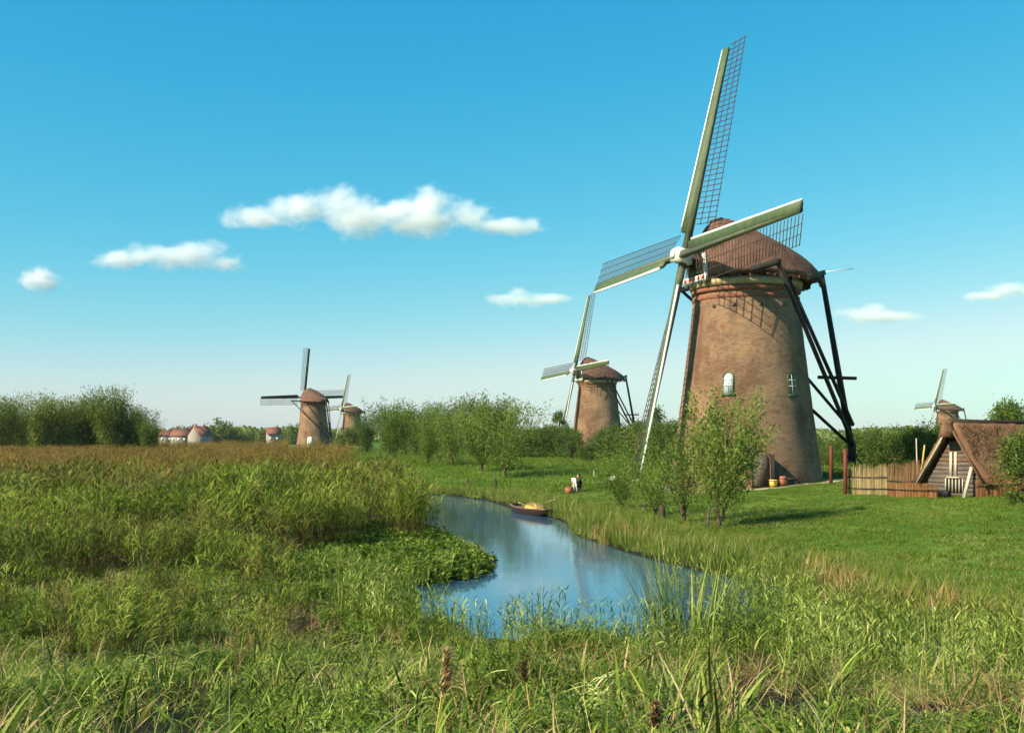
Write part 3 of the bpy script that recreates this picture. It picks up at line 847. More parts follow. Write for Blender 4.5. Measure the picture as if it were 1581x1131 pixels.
bush = [bushy(40 + i, 4.4, 6.0, 56, 8400, .21, M['bush_leaf'], round_=.5, bottom=.0, trunk_r=.12) for i in range(3)]
GS = 'bushes round the middle windmill'
for i, (px, y, k, s, lab) in enumerate([
        (808, 150, 0, .82, 'low bush left of the middle windmill, nearest the tall leafy trees'),
        (832, 155, 1, .9, 'bush left of the middle windmill with a low rounded top'),
        (858, 158, 2, .98, 'bush just left of the middle windmill under its lower sail'),
        (882, 140, 0, .8, 'dark bush at the left foot of the middle windmill'),
        (905, 120, 1, .42, 'small bush before the door of the middle windmill'),
        (940, 135, 2, .82, 'bush at the right foot of the middle windmill'),
        (966, 128, 0, .95, 'bush right of the middle windmill below its tail poles'),
        (992, 120, 1, .95, 'bush behind the lower sail tip of the large windmill'),
        (1020, 112, 2, .95, 'bush left of the large windmill between its lower sail and tower'),
        (1040, 105, 0, .9, 'bush touching the left foot of the large windmill'),
        (545, 215, 1, 1.0, 'wide low bush at the foot of the smallest windmill'),
        (530, 240, 2, .8, 'low bush between the two left windmills')]):
    put_tree('bush', bush[k], px, y, lab, 'bush', GS, i * 1.7, s)
slim = bushy(50, 8.0, 3.6, 34, 2600, .32, M['bush_leaf'], round_=.8, bottom=.1)
put_tree('slim_tree', slim, 863, 165, 'slim pale tree rising above the bushes left of the middle windmill', 'tree', GS, 0, .88)
put_tree('slim_tree', slim, 1012, 150, 'slim tree top rising behind the lower sail of the large windmill', 'tree', GS, 1.0, .9)
# right-hand hedge and trees
GR = 'bushes behind the reed screens'
for i, (px, y, k, s, lab) in enumerate([
        (1276, 100, 0, .55, 'bush between the large windmill tower and its tail foot'),
        (1302, 96, 1, .58, 'bush right under the tail foot of the large windmill'),
        (1332, 92, 2, .66, 'rounded bush behind the pale reed screen'),
        (1362, 88, 0, .72, 'tall bush behind the joint of the reed screens'),
        (1394, 86, 1, .72, 'bush behind the brown reed screen and two slanting poles'),
        (1424, 82, 2, .72, 'bush behind the gable of the thatched barn'),
        (1452, 84, 0, .80, 'bush showing above the left roof slope of the barn')]):
    put_tree('bush', bush[k], px, y, lab, 'bush', GR, i * 1.9, s, s * 1.0)
tr = bushy(55, 9.0, 8.0, 60, 5200, .5, M['willow_leaf'], round_=.7)
put_tree('leafy_tree', tr, 1556, 190, 'pale green tree rising above the barn roof at the photo edge', 'tree', None, 0, .98)
put_tree('leafy_tree', tr, 1500, 330, 'far low tree beside the cap of the windmill above the barn', 'tree', None, 2, .8)
fb = bushy(56, 3.1, 3.0, 50, 6500, .15, M['bush_leaf'], round_=.5, bottom=.0, trunk_r=.08)
put_tree('bush', fb, 1592, 45.5, 'large dark green bush in front of the barn eave', 'bush', None, 0, .92)
# left-hand clump
GL = 'dark willows beyond the golden reeds'
big = [willow(60 + i, 12.2, 1.0, .5, 70, 13000, .36, M['dark_leaf'], .0, .25, .32) for i in range(3)]
ords = ['first', 'second', 'third', 'fourth', 'fifth', 'sixth', 'seventh', 'eighth', 'ninth', 'tenth', 'eleventh']
for i, (px, y, k, s) in enumerate([(4, 186, 0, .95), (34, 192, 1, .9), (62, 186, 2, 1.0), (90, 194, 0, .92), (114, 188, 1, .98), (143, 192, 2, .95),
                                   (172, 186, 0, 1.08), (193, 194, 1, .88), (212, 188, 2, .84), (230, 184, 0, .62)]):
    lab = 'dark willow, tallest of the clump beyond the golden reeds' if i == 6 else (
        'smallest dark willow at the house end of the clump beyond the reeds' if i == 9 else 'dark willow, %s from the photo edge in the clump beyond the golden reeds' % ords[i])
    put_tree('dark_willow', big[k], px, y, lab, 'willow', GL, i * 1.1, s, s)
# far trees on the horizon
GF = 'far trees on the horizon'
fart = [bushy(70 + i, 12.0, 13.0, 50, 3200, 1.1, M['dark_leaf'], round_=.6, bottom=.0, trunk_r=.4) for i in range(2)]
for i, (px, y, s, lab) in enumerate([
        (277, 640, .80, 'small round far tree behind the red-roofed houses'),
        (341, 590, 1.08, 'large round far tree right of the red-roofed houses'),
        (366, 600, .72, 'far tree joined to the right of the large round one'),
        (386, 610, .66, 'far tree midway between the large round one and the lone house'),
        (405, 600, .62, 'far tree left of the lone pale house'),
        (436, 560, .66, 'far tree right of the lone pale house'),
        (452, 540, .78, 'far tree at the left foot of the windmill seen from behind'),
        (512, 560, .6, 'far low tree between the two left windmills'),
        (252, 620, .55, 'far low tree at the end of the dark willow clump'),
        (815, 420, .55, 'far low tree on the horizon right of the leafy group'),
        (842, 430, .5, 'far low tree on the horizon left of the slim pale tree')]):
    put_tree('far_tree', fart[i % 2], px, y, lab, 'tree', GF, i * .8, s)
# distant wood closing the horizon
def wood():
    r = np.random.default_rng(5); n = 26000
    a = r.uniform(-.75, .75, n); y = r.uniform(900, 1200, n); x = a * y
    h = 9 + 7 * fbm(a * 26, a * 3 + 4)
    cen = np.stack([x, y, 1.2 + h * r.uniform(0, 1, n) ** .8], -1)
    v, f = leaves_np(cen, r.normal(size=(n, 3)), r.uniform(2.5, 5, n), r.uniform(2, 3.6, n), r)
    return mesh_np('distant_wood', v, f, [M['dark_leaf']])
tag(link('distant_wood', wood()), 'dark band of distant woods along the horizon', 'woods', kind='stuff')

# ------------------------------------------------------------------ far houses
def house(px, y, w, d, hw, hr, rz, label, chimneys=1):
    x = (px - CX) / F * y
    t = thing('house', label, 'house', (x, y, gz(x, y)), R(rz), 'houses on the horizon')
    mb = MB(); mb.add([(-w / 2, -d / 2, -.5), (w / 2, -d / 2, -.5), (w / 2, d / 2, -.5), (-w / 2, d / 2, -.5), (-w / 2, -d / 2, hw), (w / 2, -d / 2, hw), (w / 2, d / 2, hw), (-w / 2, d / 2, hw), (-w / 2, 0, hw + hr - .25), (w / 2, 0, hw + hr - .25)],
                      [(0, 1, 5, 4), (2, 3, 7, 6), (1, 2, 6, 9, 5), (3, 0, 4, 8, 7)])
    mb.obj('wall', M['plaster'], t)
    mb = MB(); o = .4
    for s in (-1, 1):
        mb.add([(-w / 2 - o, s * (d / 2 + o), hw - .3), (w / 2 + o, s * (d / 2 + o), hw - .3), (w / 2 + o, 0, hw + hr), (-w / 2 - o, 0, hw + hr),
                (-w / 2 - o, s * (d / 2 + o), hw - .05), (w / 2 + o, s * (d / 2 + o), hw - .05), (w / 2 + o, 0, hw + hr + .25), (-w / 2 - o, 0, hw + hr + .25)],
               [(0, 1, 2, 3), (4, 7, 6, 5), (0, 4, 5, 1), (1, 5, 6, 2), (2, 6, 7, 3), (3, 7, 4, 0)])
    rf = mb.obj('roof', M['tiles_red'], t)
    for k in range(chimneys):
        mb = MB(); mb.box((w * (.3 - .6 * k), 0, hw + hr + .5), .7, .7, 1.6); mb.obj('chimney', M['brick_band'], rf)
    nw = max(2, int(w / 3))
    for k in range(nw):
        xx = -w / 2 + w * (k + .5) / nw
        mb = MB(); mb.box((xx, -d / 2 - .02, hw * .55), 1.1, .08, 1.5); wd = mb.obj('window', M['white'], t)
        mb = MB(); mb.box((xx, -d / 2 - .07, hw * .55), .85, .04, 1.25); mb.obj('pane', M['glass'], wd)
    return t
house(258, 600, 8, 7, 5.0, 2.6, 8, 'low pale house nearest the dark willow clump')
house(281, 590, 10, 7, 4.6, 3.6, -12, 'red-roofed house in the middle of the far cluster', 2)
house(309, 575, 10, 8, 5.0, 4.6, 62, 'largest red-roofed house beside the large round far tree', 2)
house(296, 620, 8, 7, 5.4, 4.6, -55, 'red-roofed house half hidden between two others')
house(422, 520, 6.2, 6, 5.4, 2.8, 20, 'lone pale house on the horizon left of the mill seen from behind')

# ------------------------------------------------------------------ thatched barn
BA = R(35); BW, BL = 2.95, 9.0
bx_, by_ = at(1473, 52, 0).x, 52.0
bzg = gz(bx_, by_) - .02
barn = thing('barn', 'small thatched barn with weathered plank gable at the photo edge', 'barn', (bx_, by_, bzg), BA - math.pi / 2)
# local: y runs along the ridge away from the gable, x across the gable (right positive)
BH, BE = 3.2, .70
def gab(z): return BW / 2 * (BH - z) / (BH - BE) if z > BE else BW / 2
for i in range(15):
    z0 = .02 + i * .205; z1 = z0 + .2
    if z1 > BH - .45: break
    w = gab(z1) - .06
    mb = MB(); jit = random.Random(i).uniform(-.02, .02)
    mb.add([(-gab(z0) + .05, jit, z0), (gab(z0) - .05, jit, z0), (w, jit - .012, z1), (-w, jit - .012, z1), (-gab(z0) + .05, jit + .04, z0), (gab(z0) - .05, jit + .04, z0), (w, jit + .04, z1), (-w, jit + .04, z1)],
           [(0, 1, 2, 3), (5, 4, 7, 6), (1, 5, 6, 2), (4, 0, 3, 7), (3, 2, 6, 7), (4, 5, 1, 0)])
    mb.obj('plank', M['wood_brown'] if i in (8, 10, 12, 13) else M['wood_grey'], barn)
SLOPES = []
for sgn in (-1, 1):                       # thatched slopes, thick, with uneven surface
    rows, cols = 9, 22
    vs, fs = [], []
    for side in (0, 1):
        for i in range(rows):
            for j in range(cols):
                t = i / (rows - 1); q = j / (cols - 1)
                x = sgn * (.05 + (BW / 2 + .35) * t); z = BH + .22 - (BH + .22 - BE + .12) * t + .10 * math.sin(t * math.pi) * -1
                nz_ = (vnoise(i * 1.1 + 5, j * .9 + sgn * 3) - .5) * .10
                off = (.22 + nz_) if side == 0 else -.02
                vs.append((x + sgn * off * .75, -.28 + q * (BL + .5) + (vnoise(i, 7) - .5) * .1 * (q < .02), z + off * .6))
    o = rows * cols
    for i in range(rows - 1):
        for j in range(cols - 1):
            a, b, c_, d = i * cols + j, i * cols + j + 1, (i + 1) * cols + j + 1, (i + 1) * cols + j
            fs += [(a, b, c_, d), (o + d, o + c_, o + b, o + a)]
    for j in range(cols - 1):
        fs += [((rows - 1) * cols + j, (rows - 1) * cols + j + 1, o + (rows - 1) * cols + j + 1, o + (rows - 1) * cols + j), (j + 1, j, o + j, o + j + 1)]
    for i in range(rows - 1):
        fs += [(i * cols, (i + 1) * cols, o + (i + 1) * cols, o + i * cols), ((i + 1) * cols + cols - 1, i * cols + cols - 1, o + i * cols + cols - 1, o + (i + 1) * cols + cols - 1)]
    SLOPES.append((link('roof_slope', mesh_np('roof_slope', vs, fs, [M['thatch_barn']]), barn), np.array(vs[:rows * cols]).reshape(rows, cols, 3)))
    mb = MB(); mb.bar((sgn * .06, -.34, BH + .12), (sgn * (BW / 2 + .35), -.34, BE - .18), .05, .20, up=(0, 1, 0)); mb.obj('bargeboard', M['wood_brown'] if sgn > 0 else M['wood_pale'], barn)
    mb = MB(); mb.box((sgn * (BW / 2 - .06), BL / 2, .35), .1, BL - .1, 1.0); mb.obj('side_wall', M['wood_brown'], barn)
mb = MB(); mb.tube([(0, -.3, BH + .36), (0, BL * .3, BH + .34), (0, BL * .6, BH + .37), (0, BL + .2, BH + .35)], [.2, .19, .2, .2], 8); mb.obj('ridge_roll', M['thatch_dark'], barn, True)
mb = MB(); mb.loft([[Vector((x * k, -.38 + y * .5, z)) for x, y in ((-1, -1), (1, -1), (1, 1), (-1, 1))] for k, z in ((.30, BH - .35), (.17, BH + .0), (.10, BH + .30), (.11, BH + .5))]); mb.obj('gable_crest', M['thatch_barn'], barn)
for x in (-.13, .12):
    mb = MB(); mb.bar((x, -.06, .9), (x, -.06, 2.15), .12, .05, up=(0, 1, 0)); mb.obj('door_post', M['wood_pale'], barn)
mb = MB(); mb.bar((-.32, -.07, .92), (.34, -.07, .92), .08, .14, up=(0, 1, 0)); mb.obj('door_rail', M['wood_pale'], barn)
mb = MB(); mb.box((.05, -.03, .55), .95, .05, .66); hatch = mb.obj('barred_hatch', M['tar'], barn)
for k in range(6):
    mb = MB(); mb.bar((-.4 + k * .18, -.075, .22), (-.4 + k * .18, -.075, .88), .05, .03, up=(0, 1, 0)); mb.obj('hatch_bar', M['wood_pale'], hatch)
mb = MB(); mb.bar((1.0, -.75, 0), (1.05, -.2, 1.45), .14, .10, up=(0, 1, 0)); mb.obj('prop', M['wood_pale'], barn)
# trough before the gable
def local(o, x, y, z): return o.matrix_basis @ Vector((x, y, z))
q = local(barn, -.25, -.85, 0)
tro = thing('trough', 'dark wooden trough on the grass before the barn gable', 'trough', (q.x, q.y, gz(q.x, q.y)), BA - math.pi / 2)
for (cx_, cy_, cz_, sx, sy, sz) in ((0, 0, .10, 1.0, .30, .05), (0, -.165, .22, 1.0, .03, .28), (0, .165, .22, 1.0, .03, .28), (-.515, 0, .22, .03, .36, .28), (.515, 0, .22, .03, .36, .28), (-.4, 0, .035, .08, .3, .07), (.4, 0, .035, .08, .3, .07)):
    mb = MB(); mb.box((cx_, cy_, cz_), sx, sy, sz); mb.obj('board', M['tar'], tro)

# ------------------------------------------------------------------ reed screens, posts, poles
M['reed_pale'] = leafmat('reed_pale', [(.05, c(.22, .14, .06)), (.4, c(.36, .25, .12)), (.75, c(.50, .37, .20)), (1, c(.60, .47, .29))], .1, 1.5)
M['reed_brown'] = leafmat('reed_brown', [(.05, c(.12, .06, .03)), (.4, c(.21, .115, .055)), (.75, c(.31, .18, .09)), (1, c(.42, .27, .14))], .1, 1.5)
M['reed_rust'] = leafmat('reed_rust', [(.05, c(.13, .05, .025)), (.4, c(.25, .11, .045)), (.75, c(.36, .18, .07)), (1, c(.44, .27, .12))], .1, 1.5)
def reed_screen(a, b, h, mat, label, rails, seed, wob=.10, rail_mat='tar'):
    a, b = Vector(a), Vector(b); L = (b - a).length; d = (b - a).normalized(); nrm = Vector((d.y, -d.x, 0))
    za, zb_ = gz(a.x, a.y), gz(b.x, b.y)
    t = thing('reed_screen', label, 'reed screen', (a.x, a.y, za), 0, 'reed screens beside the barn')
    r = random.Random(seed)
    nb = int(L / .155)
    for i in range(nb):                   # each bound sheaf is a part: flattened, ragged at the top
        s_ = (i + .5) / nb * L; zz = (zb_ - za) * s_ / L
        hh = h * (1 + wob * (vnoise(seed + i * .33, 2.5) - .5) * 2 + r.uniform(-.03, .03))
        base = d * s_ + Vector((0, 0, zz)); lean = d * r.uniform(-.05, .05) + nrm * r.uniform(-.03, .03)
        mb = MB()
        for k in range(13):
            o = d * r.uniform(-.085, .085) + nrm * r.uniform(-.04, .04)
            mb.tube([base + o + Vector((0, 0, -.1)), base + o + lean * .5 + Vector((0, 0, hh * .5)), base + o * 1.3 + lean + Vector((0, 0, hh * r.uniform(.84, 1.07)))], [.013, .012, .006], 3, cap=False)
        mb.obj('reed_sheaf', mat, t)
    for f in rails:
        mb = MB(); mb.tube([nrm * .085 + Vector((0, 0, h * f)) - d * .05, d * L * .5 + nrm * .085 + Vector((0, 0, (zb_ - za) * .5 + h * f - .02)), d * (L + .05) + nrm * .085 + Vector((0, 0, zb_ - za + h * f))], [.022] * 3, 5); mb.obj('rail', M[rail_mat], t)
    return t
s0, s1, s2 = at(1306, 58, 0), at(1371, 56, 0), at(1424, 53.6, 0)
reed_screen(s0, s1, 1.48, M['reed_pale'], 'pale reed screen with two dark rails next to the red-brown post', (.22, .62), 1)
reed_screen(s1 + (s2 - s1) * .03, s2, 1.62, M['reed_brown'], 'brown ragged reed screen joining the barn', (.45,), 2, .16)
s3, s4 = at(1372, 54.9, 0), at(1447, 51.2, 0)
reed_screen(s3, s4, .70, M['reed_rust'], 'low rust-coloured reed screen in front of the brown one', (.55,), 3, .15)
e = local(barn, 1.35, -.35, 0); e2 = local(barn, 2.9, .75, 0)
reed_screen((e.x, e.y, 0), (e2.x, e2.y, 0), .95, M['reed_rust'], 'low rust-coloured reed screen under the barn eave', (.6,), 4, .15)
def post(px, y, h, r_, mat, label, lean=(0, 0), group=None, name='post', cat='post'):
    x = (px - CX) / F * y
    mb = MB(); k = random.Random(int(px)).uniform(0, 9)
    mb.tube([(0, 0, -.25), (lean[0] * .5 + .01, lean[1] * .5, h * .5), (lean[0], lean[1], h), (lean[0], lean[1], h + .03)], [r_ * 1.1, r_, r_ * .92, r_ * .5], 8)
    o = tag(mb.obj(name, mat, None, True), label, cat, group); o.location = (x, y, gz(x, y)); return o
post(1283, 66, 2.35, .10, M['red_post'], 'red-brown post standing alone between windmill and reed screen', group='red-brown posts')
post(1305, 57.6, 2.40, .11, M['red_post'], 'red-brown post at the end of the pale reed screen', group='red-brown posts')
post(1268, 71, .85, .06, M['wood_pale'], 'short pale stake at the right foot of the large windmill')
post(1416.5, 56.5, 2.75, .035, M['wood_pale'], 'upright thin pole behind the brown reed screen', (-.06, 0), name='pole', cat='pole')
post(1418, 55.6, 2.45, .045, M['straw'], 'slanting yellowish pole behind the brown reed screen', (.32, 0), name='pole', cat='pole')
post(997, 58, .55, .06, M['bark'], 'short dark stump stake on the bank left of the willow stub')
post(1022, 52.5, .62, .16, M['bark'], 'thick dark willow stub beside the dark-knobbed willow', name='stump', cat='stump')
post(1091, 46.8, .85, .04, M['wood_grey'], 'pale leaning stem beside the tallest willow', (.12, 0), name='stake', cat='stake')
post(765, 83, .9, .11, M['bark'], 'dark stake at the head of the canal', name='stake', cat='stake')
post(722, 84, .75, .14, M['bark'], 'dark stump at the far end of the canal', name='stump', cat='stump')
post(917, 88, .55, .05, M['wood_pale'], 'thin pale stake beyond the seated person')

def block(px, y, w, d, h, label):
    x = (px - CX) / F * y
    b = MB(); b.loft([[Vector((sx * w / 2 * k, sy * d / 2 * k, z)) for sx, sy in ((-1, -1), (1, -1), (1, 1), (-1, 1))] for k, z in ((1, -.15), (1, h * .85), (.93, h))])
    o = tag(b.obj('stone_block', M['concrete']), label, 'stone block', 'pale stone blocks by the path'); o.location = (x, y, gz(x, y)); o.rotation_euler = (0, 0, R(12)); return o
block(947, 84, .6, .4, .32, 'pale stone block beside the path, nearest the seated person')
block(983, 79, .6, .4, .36, 'pale stone block under the lower sail tip of the large windmill')
block(1045, 73.5, .4, .4, .3, 'small pale stone block near the foot of the large windmill')

# ------------------------------------------------------------------ things by the mill door
def lathe_thing(name, prof, mat, x, y, label, cat, hoops=None, tiltx=0.0, zoff=0.0, group=None):
    t = thing(name, label, cat, (x, y, gz(x, y) + zoff), 0, group); t.rotation_euler = (tiltx, 0, .3)
    mb = MB(); mb.lathe(prof, 20, close=True); mb.obj('body', mat, t, True)
    for z, r_ in hoops or ():
        mb = MB(); mb.lathe([(r_, z - .02), (r_ + .012, z - .02), (r_ + .012, z + .02), (r_, z + .02)], 20); mb.obj('hoop', M['iron'], t)
    return t
dirv = Vector((-MX, -MY, 0)).normalized(); sdv = Vector((-dirv.y, dirv.x, 0)) * 1.0
def by_mill(right, out):
    an = math.atan2(-MY, -MX) + R(right); r_ = tower_r(0) + out
    return MX + r_ * math.cos(an), MY + r_ * math.sin(an)
x, y = by_mill(17, .75)
lathe_thing('tub', [(.20, .0), (.24, .25), (.27, .5), (.25, .5), (.22, .45)], M['yellow'], x, y, 'yellow tub beside the open mill door', 'tub', ((.1, .215), (.42, .262)))
x, y = by_mill(23, .6)
lathe_thing('barrel', [(.24, 0), (.31, .22), (.32, .36), (.29, .58), (.24, .64)], M['terracotta'], x, y, 'red-brown barrel at the wall of the large windmill', 'barrel', ((.12, .285), (.5, .305)))
x, y = by_mill(28, .65)
ben = thing('bench', 'small dark bench at the wall of the large windmill', 'bench', (x, y, gz(x, y)), math.atan2(y - MY, x - MX) + math.pi / 2)
mb = MB(); mb.box((0, 0, .44), 1.1, .32, .06); mb.obj('seat', M['wood_brown'], ben)
for sx in (-.42, .42):
    mb = MB(); mb.bar((sx, 0, -.05), (sx, 0, .415), .07, .26); mb.obj('leg', M['wood_brown'], ben)

# ------------------------------------------------------------------ boat with straw
bl, br = Vector((*on_water(797, 788), 0)), Vector((*on_water(851, 797.5), 0))
bc = (bl + br) / 2; bd_ = (br - bl); LB = bd_.length
boat = thing('rowing_boat', 'flat brown wooden punt moored at the canal bank', 'boat', (bc.x, bc.y, 0), math.atan2(bd_.y, bd_.x))
def brings(inset, lift):
    out = []
    for k in range(13):
        t = k / 12 * 2 - 1
        w = (.72 * (1 - .45 * abs(t) ** 2.6)) - inset; sheer = .34 + .07 * t * t; bot = -.12 + .34 * max(0, abs(t) - .55) ** 1.2 / .4 + lift
        x = t * (LB / 2 - inset * 1.2)
        out.append([Vector((x, -w, sheer)), Vector((x, -w * .86, min(bot, sheer - .05))), Vector((x, w * .86, min(bot, sheer - .05))), Vector((x, w, sheer))])
    return out
mb = MB(); mb.loft(brings(0, 0), closed=False, cap=False)
ro = brings(0, 0); ri = brings(.05, .05)
mb.loft([list(reversed(r_)) for r_ in ri], closed=False, cap=False)
for rr, fl in ((0, 1), (12, -1)):
    mb.add(ro[rr], [(0, 1, 2, 3) if fl > 0 else (3, 2, 1, 0)]); mb.add(ri[rr], [(3, 2, 1, 0) if fl > 0 else (0, 1, 2, 3)])
mb.obj('hull', M['boat_hull'], boat)
mb = MB()
o_ = [r_[0] + Vector((0, -.03, .0)) for r_ in ro] + [r_[3] + Vector((0, .03, 0)) for r_ in reversed(ro)]
i_ = [r_[0] + Vector((0, .02, .0)) for r_ in ri] + [r_[3] + Vector((0, -.02, 0)) for r_ in reversed(ri)]
k = len(o_); vs = [v + Vector((0, 0, .03)) for v in o_] + [v + Vector((0, 0, .03)) for v in i_] + [v + Vector((0, 0, -.03)) for v in o_]
mb.add(vs, [(i, (i + 1) % k, k + (i + 1) % k, k + i) for i in range(k)] + [(2 * k + i, 2 * k + (i + 1) % k, (i + 1) % k, i) for i in range(k)]); mb.obj('gunwale', M['boat_rim'], boat)
for x in (-LB * .30, LB * .30):
    mb = MB(); mb.box((x, 0, .30), .26, 1.16, .05); mb.obj('thwart', M['boat_rim'], boat)
# straw heap lying in the boat
r = np.random.default_rng(9)
vs, fs = [], []
nu, nv = 18, 9
for i in range(nv):
    for j in range(nu):
        a = 2 * math.pi * j / nu; q = i / (nv - 1)
        rr = (1 - q) ** .6; k = .9 + .25 * vnoise(j * .8 + 3, i * .9)
        vs.append((1.35 * rr * math.cos(a) * k, .50 * rr * math.sin(a) * k, .06 + .50 * (1 - rr ** 2) * k))
for i in range(nv - 1):
    for j in range(nu): fs.append((i * nu + j, i * nu + (j + 1) % nu, (i + 1) * nu + (j + 1) % nu, (i + 1) * nu + j))
st = thing('straw_heap', 'heap of yellow straw lying in the punt', 'straw heap', (bc.x, bc.y, .0), math.atan2(bd_.y, bd_.x))
link('heap', mesh_np('heap', vs, fs, [M['straw']], smooth=True), st)
n = 500
cen = np.stack([r.normal(0, .55, n), r.normal(0, .2, n), np.zeros(n)], -1); cen[:, 2] = .52 - .25 * (cen[:, 0] / 1.2) ** 2 - .5 * cen[:, 1] ** 2 + r.uniform(-.03, .06, n)
v, f = leaves_np(cen, r.normal(size=(n, 3)) * np.array([1, 1, .35]), r.uniform(.2, .5, n), r.uniform(.01, .02, n), r)
tag(link('loose_straw', mesh_np('loose_straw', v, f, [M['straw_blade']]), st), kind='stuff')
mb = MB(); ed = local(boat, -LB / 2 + .1, 0, .5)
mo = tag(mb.tube([(0, 0, 0), (.5, .55, -.28), (1.2, 1.3, .05), (1.7, 1.7, .25)], [.02] * 4, 5) or mb.obj('mooring_rope', M['wood_pale'], boat))
mo.location = (-LB / 2 + .1, .1, .5)

# ------------------------------------------------------------------ seated person with board and basket
def skin_body(name, verts, edges, radii, root, mat, parent):
    me = bpy.data.meshes.new(name); me.from_pydata(verts, edges, []); o = link(name, me, parent)
    sk = o.modifiers.new('skin', 'SKIN'); sk.use_smooth_shade = True
    lay = me.skin_vertices[0] if len(me.skin_vertices) else None
    if lay is None:
        bpy.context.view_layer.objects.active = o
        bpy.ops.mesh.customdata_skin_add(); lay = me.skin_vertices[0]
    for i, r_ in enumerate(radii): lay.data[i].radius = (r_, r_)
    lay.data[root].use_root = True
    ss = o.modifiers.new('sub', 'SUBSURF'); ss.levels = 2; ss.render_levels = 2
    me.materials.append(mat); return o
px_, py_ = 897, 75.5
X = (px_ - CX) / F * py_
per = thing('person', 'person in dark clothes sitting low and facing a pale upright board', 'person', (X, py_, gz(X, py_)), R(180))
# local +x is where the person faces (towards the left of the photo); seat height .32
V = [(0, 0, .40), (.04, 0, .60), (.09, 0, .80), (.11, 0, .93), (.13, 0, 1.0), (.15, 0, 1.10), (.155, 0, 1.19),
     (.10, .19, .88), (.22, .23, .66), (.42, .16, .60), (.50, .13, .61), (.10, -.19, .88), (.22, -.23, .66), (.44, -.14, .68), (.52, -.11, .70),
     (.02, .10, .40), (.40, .14, .46), (.42, .15, .09), (.54, .16, .04), (.02, -.10, .40), (.40, -.15, .46), (.46, -.16, .09), (.58, -.17, .04)]
E = [(0, 1), (1, 2), (2, 3), (3, 4), (4, 5), (5, 6), (3, 7), (7, 8), (8, 9), (9, 10), (3, 11), (11, 12), (12, 13), (13, 14), (0, 15), (15, 16), (16, 17), (17, 18), (0, 19), (19, 20), (20, 21), (21, 22)]
RD = [.15, .155, .165, .12, .065, .095, .085, .08, .058, .045, .04, .08, .058, .045, .04, .11, .085, .055, .045, .11, .085, .055, .045]
skin_body('body', V, E, RD, 0, M['cloth_dark'], per)
mb = MB(); mb.lathe([(.02, 1.02), (.075, 1.05), (.10, 1.12), (.102, 1.18), (.08, 1.25), (.02, 1.28)], 14, (.165, 0), True); hd = mb.obj('head', M['skin'], per, True)
mb = MB(); mb.lathe([(.108, 1.14), (.112, 1.19), (.09, 1.265), (.02, 1.295)], 14, (.145, 0), True); mb.obj('hair', M['hair'], hd, True)
mb = MB(); mb.bar((.262, 0, 1.19), (.285, 0, 1.14), .03, .03); mb.obj('nose', M['skin'], hd)
for sy in (.13, -.11):                     # hands: palm and five bent fingers
    o0 = Vector((.52 if sy > 0 else .54, sy, .615 if sy > 0 else .705))
    mb = MB(); mb.tube([o0, o0 + Vector((.05, 0, 0)), o0 + Vector((.09, 0, -.005))], [.03, .042, .036], 7)
    for k in range(4):
        b0 = o0 + Vector((.085, -.03 + k * .02, 0)); ln = (.055, .065, .062, .045)[k]
        mb.tube([b0, b0 + Vector((ln * .6, 0, -.006)), b0 + Vector((ln, 0, -.03))], [.011, .010, .008], 5)
    mb.tube([o0 + Vector((.03, .03, 0)), o0 + Vector((.06, .055, .0)), o0 + Vector((.085, .05, -.01))], [.013, .011, .009], 5)
    mb.obj('hand', M['skin'], per, True)
xs, ys_ = X, py_
sto = thing('stool', 'low wooden stool under the seated person', 'stool', (xs, ys_, gz(xs, ys_)))
mb = MB(); mb.box((0, 0, .255), .38, .38, .04); mb.obj('seat', M['wood_brown'], sto)
for sx in (-.15, .15):
    for sy in (-.15, .15):
        mb = MB(); mb.bar((sx, sy, -.03), (sx * .85, sy * .85, .235), .04, .04); mb.obj('leg', M['wood_brown'], sto)
xb = (888 - CX) / F * 75.5
ease = thing('drawing_board', 'pale upright board on a stand facing the seated person', 'board', (xb, 75.5, gz(xb, 75.5)), R(20))
mb = MB(); mb.bar((.04, -.3, .1), (-.10, -.3, 1.02), .05, .62, up=(0, 1, 0)); mb = MB(); mb.add([(.03, -.36, .10), (.03, .36, .10), (-.11, .36, 1.05), (-.11, -.36, 1.05), (.0, -.36, .10), (.0, .36, .10), (-.14, .36, 1.05), (-.14, -.36, 1.05)],
    [(0, 1, 2, 3), (7, 6, 5, 4), (0, 4, 5, 1), (1, 5, 6, 2), (2, 6, 7, 3), (3, 7, 4, 0)]); mb.obj('panel', M['canvas'], ease)
for sy in (-.3, .3):
    mb = MB(); mb.bar((.06, sy, -.03), (-.125, sy, 1.12), .03, .04); mb.obj('leg', M['wood_brown'], ease)
mb = MB(); mb.bar((-.42, 0, -.03), (-.13, 0, .98), .03, .04); mb.obj('leg', M['wood_brown'], ease)
xk = (879 - CX) / F * 74.8
lathe_thing('basket', [(.16, 0), (.25, .10), (.29, .28), (.28, .46), (.25, .46), (.22, .40)], M['terracotta'], xk, 74.8, 'round red-brown basket on the grass behind the pale board', 'basket', ((.44, .282),))

